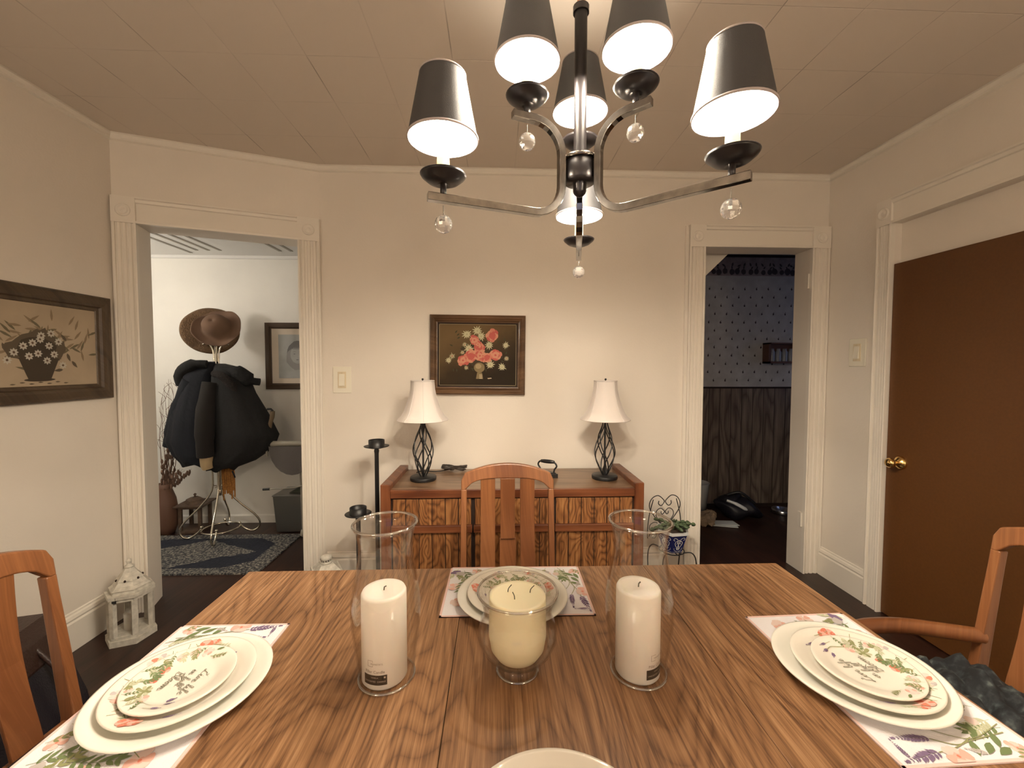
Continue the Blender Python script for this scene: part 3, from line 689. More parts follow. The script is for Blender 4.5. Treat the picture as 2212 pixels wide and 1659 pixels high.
def side_plate(seed):
    P = plate_prof(.083, .013, .058); b = MB(); b.lathe(P, seg=64)
    a = Art(b, lambda u, v, e: (u, v, prof_z(P, math.hypot(u, v))+.0004+e), seed); r = a.r
    spots = [(-.060, -.028, 'fl', .016), (-.046, -.045, 'fl', .013), (-.018, -.050, 'red', .012), (.006, -.048, 'red', .011), (.030, -.040, 'star', .014), (.047, -.026, 'fl', .015), (.038, -.060, 'fl', .010), (-.066, -.008, 'fl', .014)]
    for x, y, k, q in spots:
        if k == 'fl': a.flower(x, y, q*.72, (5, 6, 6), 6, 4, 5, .55)
        elif k == 'red': a.flower(x, y, q*.75, (4, 5), 4, 4, 5, .6)
        else: a.flower(x, y, q, (2, 3), 2, 2, 8, .3)
    for i in range(13):
        th = -PI/2-1.35+2.7*i/12; q = .079; x, y = q*math.cos(th), q*math.sin(th)
        a.sprig(x, y, th+PI+r.uniform(-1.1, 1.1), .019, .009 if i % 3 else .006, (1, 2, 3)[i % 3], 4, r.uniform(-.5, .5), .0006)
    for x, y, aa in ((-.03, -.062, .3), (-.006, -.066, 1.2), (.018, -.062, 2.2)): a.sprig(x, y, aa, .018, .009, 1, 4, .3)
    a.curve([(.052, -.02), (.058, .006), (.054, .022)], .0009, 2)
    a.lavender(.054, .022, PI/2+.25, .016, .007, 7, 2); a.lavender(.066, .012, PI/2+.1, .016, .006, 7, 2, .014); a.lavender(.046, .018, PI/2+.75, .014, .008, 7, 2)
    a.leaf(-.072, .005, 2.0, .014, .005, 1); a.sprig(-.058, .004, 1.6, .022, .007, 2, 4)
    script_text(a, 'Live life', 0, .020, .0165, 9, .0011); script_text(a, 'in full', -.006, .000, .0150, 9, .0011); script_text(a, 'Bloom', .004, -.022, .0175, 9, .0012)
    return b.build('side_plate', PM)
sets = [((-.549, .728), -PI/2, 'left end of the table'), ((.670, .725), PI/2, 'right end of the table'), ((.039, .997), PI, 'far side of the table')]
s0 = q0 = None
for i, ((x, y), rz, where) in enumerate(sets):
    charger('plain white plate, lowest of stack at the %s' % where, (x, y, TZ+.0030))
    sx, sy = {0: (-.004, .004), 1: (.006, -.004), 2: (0, .002)}[i]
    s0 = salad(21) if s0 is None else s0.copy()
    if i: C.objects.link(s0)
    s0.location = (x+sx, y+sy, TZ+.0080); s0.rotation_euler = (0, 0, rz+(.0, .12, .0)[i]); tag(s0, 'flower rimmed plate, middle of the stack at the %s' % where, 'plate', 'flower rimmed middle plates')
    q0 = side_plate(33) if q0 is None else q0.copy()
    if i: C.objects.link(q0)
    q0.location = (x+sx+(-.006, .008, 0)[i], y+sy+(.002, .0, 0)[i], TZ+.0130); q0.rotation_euler = (0, 0, rz+(-.15, .25, 0)[i]); tag(q0, 'small lettered plate topmost at the %s' % where, 'plate', 'small lettered plates')
o = MB().lathe([(.0005, .0045), (.10, .0045), (.112, .0065), (.118, .011), (.130, .0185), (.1345, .020), (.136, .019), (.134, .016), (.110, .003), (.10, 0), (.0005, 0)], seg=80).build('dinner_plate', mat('glossy_porcelain', (.74, .70, .62), .06, coat=1.0)); o.location = (.074, .444, TZ+.0005)
tag(o, 'glossy empty white plate cut off by the bottom edge of the photo', 'plate')

# ---- hurricanes with pillar candles
HP = [(.0500, .0015), (.0505, .006), (.0515, .03), (.0555, .06), (.0605, .095), (.0625, .125), (.0615, .15), (.0575, .180), (.0515, .210), (.0480, .235), (.0485, .255), (.0520, .275), (.0565, .287)]
def hurricane(label, loc):
    t = thing('hurricane_vase', label, 'glass vase', loc, 0, 'tall clear hurricane glasses')
    P = HP+[(r-.0022, z+(.0 if z > .01 else .002)) for r, z in reversed(HP)]
    MB().lathe(P, seg=72, close=True).build('glass_body', 'glass', t)
    MB().lathe([(.0565+.0026*math.cos(2*PI*k/8), .2885+.0024*math.sin(2*PI*k/8)) for k in range(8)], seg=72, close=True).build('rim', 'glassrim', t)
    MB().lathe([(.0502+.0022*math.cos(2*PI*k/8), .0026+.0022*math.sin(2*PI*k/8)) for k in range(8)], seg=72, close=True).build('foot_ring', 'glassrim', t)
hurricane('tall clear hurricane glass around the white candle left of the cream candle', (-.204, .757, TZ))
hurricane('tall clear hurricane glass around the white candle right of the cream candle', (.268, .752, TZ))
def pillar(label, loc, rz):
    R = .0405; H = .164
    t = thing('pillar_candle', label, 'candle', loc, rz, 'white pillar candles')
    b = MB(); b.lathe([(.0005, H-.002), (R*.80, H-.001), (R*.94, H), (R, H-.005), (R, .004), (R-.003, 0), (.0005, 0)], seg=64); b.build('wax', 'wax', t)
    MB().tube([(0, 0, H-.003), (.001, 0, H+.004), (.005, -.001, H+.0065)], .0012, 6).build('wick', 'wick', t)
    b = MB()
    def cyl(u, v, e): a = u/R-PI/2; return ((R+.0003+e)*math.cos(a), (R+.0003+e)*math.sin(a), v)
    a = Art(b, cyl, 3)
    def rect(u0, u1, v0, v1, m, lift=0):
        n = max(1, int((u1-u0)/.003))
        for i in range(n):
            x0, x1 = u0+(u1-u0)*i/n, u0+(u1-u0)*(i+1)/n
            b.poly([cyl(x0, v0, lift), cyl(x1, v0, lift), cyl(x1, v1, lift), cyl(x0, v1, lift)], m)
    rect(-.022, .022, .012, .030, 0)
    for (s_, size, u, v, m, lift) in (('Pillar Candle', .0072, 0, .0335, 1, .0001), ('MAINSTAYS', .0042, .004, .0485, 1, .0001), ('VANILLA', .0034, .0, .0245, 2, .0003), ('UNSCENTED  CANDLE', .0038, .0, .0175, 2, .0003)):
        for P in block_text(s_, size): b.poly([cyl(u+p[0], v+p[1], lift) for p in P], m)
    for u0, u1, v0, v1 in ((-.013, -.0124, .045, .056), (-.013, -.003, .0555, .056), (-.013, -.003, .045, .0455), (-.0034, -.003, .0525, .056), (-.0034, -.003, .045, .048)): rect(u0, u1, v0, v1, 1, .0001)
    rect(.0165, .0195, .0245, .0275, 2, .0003)
    b.build('label', ['label', 'labtxt', 'labtxt2'], t)
pillar('white pillar candle in the left hurricane glass, its whole black label showing', (-.208, .757, TZ+.0005), -.18)
pillar('white pillar candle in the right hurricane glass, its black label turned to the right', (.266, .752, TZ+.0005), .62)
# ---- centre jar
t = thing('candle_holder', 'wide clear footed glass bowl holding the cream candle', 'glass candle holder', (.0395, .762, TZ))
JP = [(.036, .001), (.040, .004), (.039, .012), (.034, .019), (.036, .022), (.050, .030), (.064, .045), (.0735, .066), (.0745, .080), (.0700, .097), (.0640, .110), (.0635, .120), (.0680, .138), (.0755, .154)]
b = MB(); b.lathe(JP+[(r-.0025, z) for r, z in reversed(JP[5:])]+[(.03, .0245), (.0005, .024), (.0005, .018), (.028, .016), (.034, .004), (.030, .001)], seg=72, close=False); b.build('glass_bowl', 'glass', t)
MB().lathe([(.0745+.0022*math.cos(2*PI*k/8), .155+.002*math.sin(2*PI*k/8)) for k in range(8)], seg=72, close=True).build('rim', 'glassrim', t)
MB().lathe([(.0385+.0024*math.cos(2*PI*k/8), .0035+.0024*math.sin(2*PI*k/8)) for k in range(8)], seg=64, close=True).build('foot_ring', 'glassrim', t)
t = thing('jar_candle', 'thick cream three wick candle in the centre glass bowl', 'candle', (.0395, .762, TZ+.026))
MB().lathe([(.0005, .1195), (.046, .119), (.052, .120), (.0532, .117), (.0535, .08), (.0540, .045), (.0500, .022), (.040, .007), (.030, .0015), (.0005, .001)], seg=64).build('wax', 'wax2', t)
for x, y, dx in ((-.018, .012, .007), (-.006, -.014, -.004), (.024, .008, .008)):
    MB().tube(smooth_path([(x, y, .118), (x+dx*.2, y, .126), (x+dx, y-.002, .134)], 3), .0009, 6).build('wick', 'wick', t)

# ================================================================== CHANDELIER
CX, CY = .178, .90
def S(r, z, a): return (r*math.cos(a), r*math.sin(a), z)
t = thing('chandelier', 'six light chandelier with black shades, nickel arms and crystal drops over the table', 'chandelier', (CX, CY, 0))
b = MB(); b.tube([(0, 0, 1.765), (0, 0, 2.075)], .0135, 16); b.tube([(0, 0, 2.07), (0, 0, 2.083)], .017, 16); b.build('stem', 'blackmetal', t)
b = MB(); b.lathe([(.001, 1.764), (.030, 1.764), (.0335, 1.760), (.0335, 1.724), (.031, 1.718), (.001, 1.718)], seg=32); b.build('hub', 'blackmetal', t)
b = MB(); b.lathe([(.028, 1.763), (.036, 1.763), (.037, 1.767), (.034, 1.771), (.028, 1.771)], seg=32, close=True); b.build('hub_ring', 'nickel', t)
b = MB(); b.lathe([(.015, 1.719), (.014, 1.700), (.012, 1.696), (.006, 1.690), (.001, 1.689)], seg=24); b.build('finial', 'blackmetal', t)
b = MB(); b.tube([(-.006, 0, 2.08), (-.006, 0, 2.40)], .0025, 8); b.tube([(.006, 0, 2.08), (.006, 0, 2.40)], .0025, 8); b.tube([(0, 0, 2.40), (0, 0, 2.49)], .006, 10); b.build('hanging_rods', 'copper', t)
b = MB(); b.lathe([(.001, 2.519), (.06, 2.519), (.062, 2.505), (.03, 2.488), (.001, 2.486)], seg=32); b.build('canopy', 'blackmetal', t)
AZ = [math.radians(a-11) for a in (210, 330, 90)]
for a in AZ:
    # C shaped bracket: lower bar, bend up beside the hub, bend out to the upper bar
    zl, zu = 1.643, 1.830; R1, R2, rv, br = .325, .155, .044, .062
    P = [(R1, zl)]+[(rv+br, zl)]
    for k in range(1, 9): q = k/8*PI/2; P.append((rv+br-br*math.sin(q), zl+br-br*math.cos(q)))
    P.append((rv, zu-br))
    for k in range(1, 9): q = k/8*PI/2; P.append((rv+br-br*math.cos(q), zu-br+br*math.sin(q)))
    P.append((R2, zu))
    ca, sa = math.cos(a), math.sin(a); tn = Vector((-sa, ca, 0)); vs = []; n = len(P); hw = .0075
    for i, (r, z) in enumerate(P):
        p0, p1 = P[max(i-1, 0)], P[min(i+1, n-1)]; d = Vector((p1[0]-p0[0], p1[1]-p0[1])); d.normalize(); nn = (-d.y, d.x)
        for su, sv in ((-1, -1), (1, -1), (1, 1), (-1, 1)):
            rr_, zz_ = r+nn[0]*hw*su, z+nn[1]*hw*su; vs.append(Vector((rr_*ca, rr_*sa, zz_))+tn*hw*sv)
    fs = [(0, 1, 2, 3), (4*n-4, 4*n-1, 4*n-2, 4*n-3)]
    for i in range(n-1):
        for k in range(4): fs.append((i*4+k, (i+1)*4+k, (i+1)*4+(k+1) % 4, i*4+(k+1) % 4))
    b = MB(); b.add(vs, fs); arm = b.build('arm', 'nickel', t, bevel=.0012)
    for r, zb in ((.295, 1.680), (.123, 1.866)):
        x, y = r*ca, r*sa; zt = zb
        b = MB(); b.lathe([(.006, zt-.030), (.006, zt-.010), (.014, zt-.012), (.030, zt-.006), (.041, zt+.003), (.0435, zt+.007), (.041, zt+.006), (.028, zt-.001), (.012, zt-.004), (.001, zt-.004)], (x, y, 0), 36); b.build('candle_cup', 'blackmetal', t)
        b = MB(); b.lathe([(.0125, zt-.003), (.0118, zt+.04), (.0112, zt+.070), (.001, zt+.071)], (x, y, 0), 20); b.build('candle_sleeve', 'sleeve', t)
        b = MB(); b.lathe([(.001, zt+.071), (.008, zt+.071), (.0155, zt+.082), (.017, zt+.095), (.012, zt+.118), (.001, zt+.138)], (x, y, 0), 12); b.build('light_bulb', 'bulb', t)
        z0, z1, r0, r1 = zt+.072, zt+.190, .0655, .043
        b = MB(); b.lathe([(r0, z0), (r1, z1)], (x, y, 0), 48, 0); b.lathe([(r0-.0012, z0), (r1-.0012, z1)], (x, y, 0), 48, 1)
        b.lathe([(r0-.0014, z0+.003), (r0+.0012, z0+.003), (r0+.0012, z0-.001), (r0-.0014, z0-.001)], (x, y, 0), 48, 2, close=True)
        b.lathe([(r1-.0014, z1), (r1+.001, z1), (r1+.001, z1-.003), (r1-.0014, z1-.003)], (x, y, 0), 48, 2, close=True)
        b.build('lamp_shade', ['shade', 'shadein', 'shadetrim'], t)
        b = MB(); zc = zt-.0445-.006; b.tube([(x, y, zc+.001), (x, y, zc-.018)], .0009, 6); wire = b.build('drop_wire', 'nickel', t)
        b = MB(); b.sphere((x, y, zc-.034), .017, 0, 16, 10, smooth=False); b.build('crystal_ball', 'crystal', t)

# added fill lights, unseen behind the camera, built in floor lamp shape
def fill_lamp(label, loc):
    t = thing('fill_lamp', label, 'lamp', loc, 0, 'added fill lamps behind the camera')
    MB().lathe([(.001, 0), (.13, 0), (.135, .01), (.12, .02), (.02, .03), (.001, .03)], seg=32).build('base', 'black', t)
    MB().tube([(0, 0, .02), (0, 0, 1.62)], .011, 12).build('pole', 'black', t)
    MB().lathe([(.19, 1.42), (.16, 1.68), (.157, 1.68), (.187, 1.42)], seg=40, close=True).build('lamp_shade', mat('fill_glow', (.9, .85, .75), .8, emit=(1.0, .82, .60), es=FILL), t)
    return t
fill_lamp('unseen fill lamp added behind the camera at left, shaped as a floor lamp', (-1.15, -1.25, 0))
fill_lamp('unseen fill lamp added behind the camera at right, shaped as a floor lamp', (1.25, -1.35, 0))

# ================================================================== SIDEBOARD
SX0, SX1, SY0, SY1, SZ = -.590, .767, 2.10, 2.535, .695
t = thing('sideboard', 'low oak sideboard with planked doors against the back wall', 'sideboard', ((SX0+SX1)/2, SY0, 0))
hx = (SX1-SX0)/2; dy = SY1-SY0; ps = .050
for s in (-1, 1):
    x0, x1 = (-hx, -hx+ps) if s < 0 else (hx-ps, hx)
    b = MB(); b.box(x0, x1, 0, dy, 0, SZ+.029); b.build('side_panel', 'boardz', t, bevel=.004)
MB().box(-hx+ps, hx-ps, .004, dy, SZ-.02, SZ).build('top', 'boardtop', t)
MB().box(-hx+ps, hx-ps, .0, .02, SZ-.042, SZ+.001).build('top_rail', 'board', t, bevel=.003)
MB().box(-hx+ps, hx-ps, .018, dy-.01, .05, SZ-.02).build('carcass', 'gap', t)
MB().box(-hx+ps, hx-ps, .004, .02, .0, .06).build('plinth', 'board', t)
wi = (2*hx-2*ps)/3
for k in range(3):
    x0 = -hx+ps+k*wi+.008; x1 = -hx+ps+(k+1)*wi-.008
    for nm, z0, z1 in (('drawer', .478, SZ-.048), ('door', .066, .472)):
        b = MB(); n = 6; pw = (x1-x0)/n; zt = z1 if nm == 'drawer' else z1-.0
        for j in range(n): b.box(x0+j*pw+.0020, x0+(j+1)*pw-.0020, .008, .02, z0+.034 if nm == 'drawer' else z0, z1)
        b.box(x0, x1, .012, .022, z0, z1, 1)
        p = b.build(nm, ['plank', 'gap'], t, bevel=.0012)
        if nm == 'drawer':
            MB().box(x0-.004, x1+.004, -.006, .02, z0-.004, z0+.034).build('pull_rail', 'board', p, bevel=.003)
# ---- table lamps
def table_lamp(label, loc):
    t = thing('table_lamp', label, 'lamp', loc, 0, 'pair of table lamps on the sideboard')
    MB().lathe([(.001, 0), (.070, 0), (.072, .004), (.072, .017), (.070, .020), (.012, .021), (.001, .021)], seg=48).build('base', 'black', t)
    MB().tube([(0, 0, .02), (0, 0, .40)], .0052, 12).build('rod', 'black', t)
    prof = [(.015, .022), (.030, .055), (.048, .105), (.056, .145), (.052, .190), (.038, .240), (.022, .280), (.013, .310), (.016, .322), (.030, .331), (.038, .326)]
    for k in range(8):
        P = []; n = len(prof)
        for i, (r, z) in enumerate(prof):
            w = (min(z, .31)-.022)/.288; sgn = 1 if k % 2 else -1
            a = 2*PI*(k//2)/4+.4+sgn*(w*PI*.75)+(0 if k % 2 else .0)
            P.append((r*math.cos(a), r*math.sin(a), z))
        MB().tube(smooth_path(P, 4), .0034, 7).build('twisted_wire', 'black', t)
    SP = [(.138, .335), (.137, .340), (.118, .356), (.101, .385), (.086, .425), (.074, .465), (.066, .505), (.063, .545), (.0635, .552)]
    n = 8; b = MB(); vs = []; seg = 48
    for i in range(seg):
        a = 2*PI*i/seg; q = (a % (2*PI/n))/(2*PI/n)-.5; fl = 1-.035*math.cos(PI*q)**2
        for r, z in SP: vs.append((r*fl*math.cos(a+.2), r*fl*math.sin(a+.2), z))
    L = len(SP); b.add(vs, [(i*L+k, ((i+1) % seg)*L+k, ((i+1) % seg)*L+k+1, i*L+k+1) for i in range(seg) for k in range(L-1)], 0, True)
    for i in range(n):
        a = 2*PI*i/n+.2; b.tube([(r*1.004*math.cos(a), r*1.004*math.sin(a), z) for r, z in SP], .0014, 6)
    b.lathe([(.1375+.0022*math.cos(2*PI*k/6), .335+.0022*math.sin(2*PI*k/6)) for k in range(6)], seg=48, close=True)
    b.lathe([(.0635+.0018*math.cos(2*PI*k/6), .552+.003*math.sin(2*PI*k/6)) for k in range(6)], seg=48, close=True)
    b.build('lamp_shade', 'lshade', t)
    b = MB(); b.lathe([(.001, .40), (.016, .40), (.016, .44), (.001, .44)], seg=16); b.tube([(-.062, 0, .546), (.062, 0, .546)], .0015, 6); b.tube([(0, 0, .43), (0, 0, .556)], .003, 8); b.build('socket_and_harp', 'blackmetal', t)
    b = MB(); b.sphere((0, 0, .560), .006); b.build('finial', 'black', t)
    return t
l1 = table_lamp('left of the two white bell shaded table lamps, its shade overlapping the framed painting', (-.408, 2.302, SZ))
dup(l1, (.611, 2.302, SZ), .35, 'right of the two white bell shaded table lamps, nearer the plant stand', 'pair of table lamps on the sideboard')
# cord coil
b = MB(); r = random.Random(2); z = SZ+.006
P = [(-.47, 2.44, z), (-.44, 2.475, z), (-.38, 2.46, z), (-.335, 2.47, z), (-.30, 2.50, z), (-.26, 2.50, z+.01)]
b.tube(smooth_path(P, 5), .0042, 8)
for k in range(5):
    ph = r.uniform(-.35, .35); c0 = Vector((-.262+r.uniform(-.008, .008), 2.485, z+.012+.003*k)); P = []
    for i in range(24):
        q = 2*PI*i/24; x = .075*math.sin(q)*(.8+.2*r.random()*0+.06*k); y = .018*math.sin(2*q); zz = .014*abs(math.sin(q))*math.cos(q*1.0+k)
        P.append((c0.x+x*math.cos(ph)-y*math.sin(ph)*.6, c0.y+y, max(z, c0.z+zz+x*math.sin(ph)*.25)))
    b.tube(P, .0042, 8, closed=True)
b.tube([(-.275, 2.48, z+.012), (-.258, 2.465, z+.016)], .012, 8)
tag(b.build('power_cord', 'cord'), 'brown lamp cord tied in a bundle on the sideboard behind the left lamp', 'cord')
# sad iron
t = thing('flat_iron', 'antique black flat iron on the sideboard behind the chair', 'iron', (.292, 2.345, SZ), -.5)
b = MB(); n = 14; P = [(-.065, -.030), (-.068, .030), (-.02, .034), (.03, .024), (.065, 0), (.03, -.024), (-.02, -.034)]; b.prism(P, 0, .022); b.prism([(x*.8, y*.75) for x, y in P], .022, .028); b.build('sole', 'black', t, bevel=.003)
b = MB(); b.tube(smooth_path([(-.038, 0, .026), (-.045, 0, .045), (-.058, 0, .066), (-.050, 0, .083), (-.035, 0, .088)], 4), .005, 8); b.build('handle_bracket', 'black', t); b = MB(); b.tube(smooth_path([(.038, 0, .026), (.042, 0, .045), (.055, 0, .064), (.048, 0, .080), (.035, 0, .086)], 4), .005, 8); b.build('handle_bracket', 'black', t)
MB().lathe([(.004, -.043), (.0085, -.040), (.011, -.02), (.0115, 0), (.011, .02), (.0085, .040), (.004, .043)], (0, 0, .088), 16, T=Matrix(((0, 0, 1), (0, 1, 0), (-1, 0, 0)))).build('grip', 'black', t)

# ================================================================== CHAIRS
def chair(label, loc, rz, arms=False, group='oak dining chairs around the table', seatmat='leather'):
    """origin under the back, front faces local -y"""
    t = thing('dining_chair', label, 'chair', loc, rz, group)
    def yb(z): return .0 if z < .45 else (z-.45)*.14            # lean
    hw = .197
    for s in (-1, 1):
        b = MB(); P = []
        for z in (0, .2, .45, .6, .76, .805): P.append((s*(hw-.012), yb(z) if z > .44 else .05*(1-z/.45)*1.0, z))
        vs = []; 
        for (x, y, z) in P:
            w = .012; d = .0128 if z > .7 else (.016 if z > .5 else .019)
            vs += [(x-w, y-d, z), (x+w, y-d, z), (x+w, y+d, z), (x-w, y+d, z)]
        fs = [(0, 3, 2, 1), (len(vs)-4, len(vs)-3, len(vs)-2, len(vs)-1)]
        for i in range(len(P)-1):
            for k in range(4): fs.append((i*4+k, i*4+(k+1) % 4, (i+1)*4+(k+1) % 4, (i+1)*4+k))
        b.add(vs, fs); b.build('rear_post', 'chair', t, bevel=.003)
        MB().box(s*(hw-.015)-.018, s*(hw-.015)+.018, -.405, -.369, 0, .425).build('front_leg', 'chair', t, bevel=.003)
        MB().box(s*(hw-.015)-.009, s*(hw-.015)+.009, -.37, .02, .16, .19).build('side_stretcher', 'chair', t, bevel=.002)
        MB().box(s*(hw-.015)-.010, s*(hw-.015)+.010, -.37, .0, .375, .425).build('seat_rail', 'chair', t, bevel=.002)
    # crest rail: arched top, swept corners
    n = 28; top = []; bot = []
    for i in range(n+1):
        u = -1+2*i/n; x = hw*u
        zt = .865+.048*(1-u*u) if abs(u) < .93 else .865+.048*(1-.93**2)-.030*((abs(u)-.93)/.07)**2
        top.append((x, zt))
    for i in range(n+1):
        u = 1-2*i/n; x = hw*u; au = abs(u)
        if au > .875: zb = .802
        else: zb = .802+.050*math.sqrt(max(0, 1-(au/.875)**3.2))
        bot.append((x, zb))
    vs = []; outline = top+bot; m_ = len(outline)
    for sgn in (-1, 1):
        for x, z in outline: vs.append((x, yb(z)+sgn*.013-.006*(1-(x/hw)**2), z))
    fs = []
    for i in range(n): fs.append((i, i+1, m_-2-i, m_-1-i)); fs.append((m_+i+1, m_+i, 2*m_-1-i, 2*m_-2-i))
    for i in range(m_): j = (i+1) % m_; fs.append((i, m_+i, m_+j, j))
    b = MB(); b.add(vs, fs); b.build('crest_rail', 'chair', t, bevel=.004)
    def slat(x0, x1, z0, z1, d, nm='slat', extra=0):
        k = 8; vs = []; 
        for i in range(k+1):
            z = z0+(z1-z0)*i/k; y = yb(z)+.016*math.sin(PI*min(1, max(0, (z-.45)/.40)))-.008+extra
            w = 1+.0*i; vs += [(x0, y-d, z), (x1, y-d, z), (x1, y+d, z), (x0, y+d, z)]
        fs = [(0, 3, 2, 1), (4*k, 4*k+1, 4*k+2, 4*k+3)]
        for i in range(k):
            for q in range(4): fs.append((i*4+q, i*4+(q+1) % 4, (i+1)*4+(q+1) % 4, (i+1)*4+q))
        b = MB(); b.add(vs, fs); return b.build(nm, 'chair', t, bevel=.0025)
    slat(-.031, .031, .60, .852, .0055, extra=-.006)
    slat(-.115, -.053, .44, .850, .0055); slat(.053, .115, .44, .850, .0055)
    slat(-.034, .034, .44, .60, .0055, 'lower_slat', .002)
    MB().box(-hw+.02, hw-.02, -.018, .012, .375, .445).build('rear_seat_rail', 'chair', t, bevel=.002)
    MB().box(-hw+.015, hw-.015, -.402, -.38, .375, .425).build('front_seat_rail', 'chair', t, bevel=.002)
    b = MB(); b.box(-hw+.0, hw-.0, -.415, -.02, .425, .468); b.build('seat_cushion', seatmat, t, bevel=.014)
    if arms:
        for s in (-1, 1):
            P = smooth_path([(s*(hw-.010), .012, .552), (s*(hw+.004), -.08, .560), (s*(hw+.014), -.20, .572), (s*(hw+.012), -.31, .574), (s*(hw+.004), -.375, .562)], 4)
            b = MB(); b.tube(P, .021, 10, smooth=True); b.build('armrest', 'chair', t)
            b = MB(); b.tube([(s*(hw-.005), -.34, .42), (s*(hw+.006), -.345, .56)], .013, 10); b.build('arm_support', 'chair', t)
    return t
chair('oak chair with slatted arched back in front of the sideboard', (.047, 1.70, 0), 0)
chair('oak chair at the left end of the table, cut off by the left edge', (-1.075, .862, 0), PI/2-.05)
chair('oak armchair at the right end of the table, cut off by the right edge', (1.385, .925, 0), -PI/2, arms=True)
# jacket on right chair
b = MB(); n = 26; mm = 18; vs = []; r = random.Random(9)
for j in range(mm+1):
    for i in range(n+1):
        u = i/n*2-1; v = j/mm*2-1; e = max(abs(u), abs(v)); hgt = (1-e**5)*.075
        hgt *= 1+.32*math.sin(7*u+3*v)*math.cos(5*v-2*u)+.18*math.sin(17*u-9*v)
        vs.append((u*.16, v*.165, .471+max(0, hgt)))
fs = [(j*(n+1)+i, j*(n+1)+i+1, (j+1)*(n+1)+i+1, (j+1)*(n+1)+i) for j in range(mm) for i in range(n)]
b.add(vs, fs, 0, True); b.add([(x, y, .470) for x, y, z in vs], [tuple(reversed(f)) for f in fs], 0, True)
o = b.build('folded_jacket', 'jacket'); o.location = (1.17, .925, 0); tag(o, 'crumpled dark patterned jacket on the seat of the right armchair', 'jacket')
# bag behind left chair
t = thing('leather_bag', 'dark brown and black leather bag standing on the floor behind the left chair', 'bag', (-1.60, 1.30, 0), .25)
T = Matrix.Rotation(PI/2, 4, 'X')
MB().prism([(-.24, 0), (.24, 0), (.21, .20), (.13, .44), (.09, .47), (-.12, .47), (-.17, .44), (-.22, .20)], -.10, .10, T=T).build('body', 'leather', t, bevel=.012)
b = MB(); b.prism([(-.18, .36), (.16, .36), (.14, .46), (.10, .485), (-.13, .485), (-.175, .455)], -.112, .112, T=T); b.build('flap', 'brownleather', t, bevel=.014)
b = MB(); b.box(.235, .245, -.09, .09, .02, .05); b.tube(smooth_path([(.13, 0, .44), (.20, 0, .33), (.235, 0, .17), (.235, 0, .02)], 4), .007, 8); b.build('strap', 'brownleather', t)
b = MB(); b.box(-.03, .03, -.118, -.110, .345, .355); b.tube([(.05, -.108, .35), (.09, -.108, .372)], .003, 6); b.build('buckle', 'steel', t)

# ================================================================== PICTURES
def frame_part(w, h, prof, name, mats, parent):
    """picture frame in local XZ plane facing -y; w,h outer; prof (inset, depth)"""
    b = MB(); n = len(prof)
    cs = [(-1, -1), (1, -1), (1, 1), (-1, 1)]; vs = []
    for sx, sz in cs:
        for ins, dep in prof: vs.append((sx*(w/2-ins), -dep, sz*(h/2-ins)))
    fs = []
    for k in range(4):
        l = (k+1) % 4
        for i in range(n-1): fs.append((k*n+i, k*n+i+1, l*n+i+1, l*n+i))
    b.add(vs, fs, 0)
    return b.build(name, mats, parent)
# flower painting on back wall
PW, PH = .580, .484
t = thing('framed_painting', 'framed still life of pink and white flowers in a vase above the sideboard', 'painting', (-.115, YB, 1.396), 0); t.rotation_euler = (0, .008, 0)
frame_part(PW, PH, [(0, 0), (0, .026), (.006, .032), (.012, .028), (.018, .030), (.028, .024), (.034, .028), (.040, .022), (.046, .020)], 'frame', 'goldframe', t)
b = MB(); b.box(-PW/2+.044, PW/2-.044, -.016, -.001, -PH/2+.044, PH/2-.044); b.build('liner', 'gap', t)
cw, ch = PW-.116, PH-.116
cm = canvas_mat('still_life_background', [(.15, (.022, .014, .008)), (.42, (.040, .026, .014)), (.62, (.095, .062, .028)), (.9, (.15, .098, .045))], w=cw, h=ch)
cols = {'pm': (.56, .20, .14), 'pk': (.48, .11, .09), 'pc': (.58, .27, .18), 'wh': (.50, .47, .30), 'yl': (.40, .36, .22), 'dk': (.055, .038, .022), 'vs': (.22, .165, .085), 'vh': (.36, .28, .16), 'gn': (.05, .05, .025), 'br': (.62, .52, .35), 'lw': (.26, .215, .13), 'sh': (.012, .008, .005)}
names = list(cols); mats = [cm]+[mat('paint_'+k, v, .7, spec=.2) for k, v in cols.items()]; ix = {k: i+1 for i, k in enumerate(names)}
b = MB(); b.box(-cw/2, cw/2, -.019, -.016, -ch/2, ch/2, 0)
for x0, x1, z0, z1 in ((-cw/2-.003, -cw/2, -ch/2, ch/2), (cw/2, cw/2+.003, -ch/2, ch/2), (-cw/2, cw/2, -ch/2-.003, -ch/2), (-cw/2, cw/2, ch/2, ch/2+.003)): b.box(x0, x1, -.020, -.016, z0, z1, ix['lw'])
a = Art(b, lambda u, v, e: (u, -.0192-e*3, v), 8)
def pxy(x, y): return ((x-900)/1400*cw, (845-y)/1150*ch)      # from the photograph's own picture area
for x, y, s in ((780, 800, 300), (1000, 700, 290), (1100, 870, 300), (700, 960, 200), (1250, 850, 180), (900, 1000, 220)): u, v = pxy(x, y); a.blob(u, v, s/1400*cw*.62, ix['dk'], .8, .2, 14)
for k in range(46):
    u, v = pxy(a.r.uniform(420, 1420), a.r.uniform(420, 1130)); a.leaf(u, v, a.r.uniform(0, 6.3), .022, .008, ix['gn'])
u, v = pxy(930, 1085); a.blob(u, v, .033, ix['vs'], .92, .02, 20); a.blob(u-.006, v+.008, .018, ix['vh'], .9, .05, 14)
a.pts([pxy(*p) for p in ((890, 1180), (980, 1180), (1000, 1300), (870, 1300))], ix['vs'])
for yy in (1228, 1258, 1288): a.pts([pxy(*p) for p in ((930, yy-6), (985, yy-6), (985, yy+6), (930, yy+6))], ix['br'])
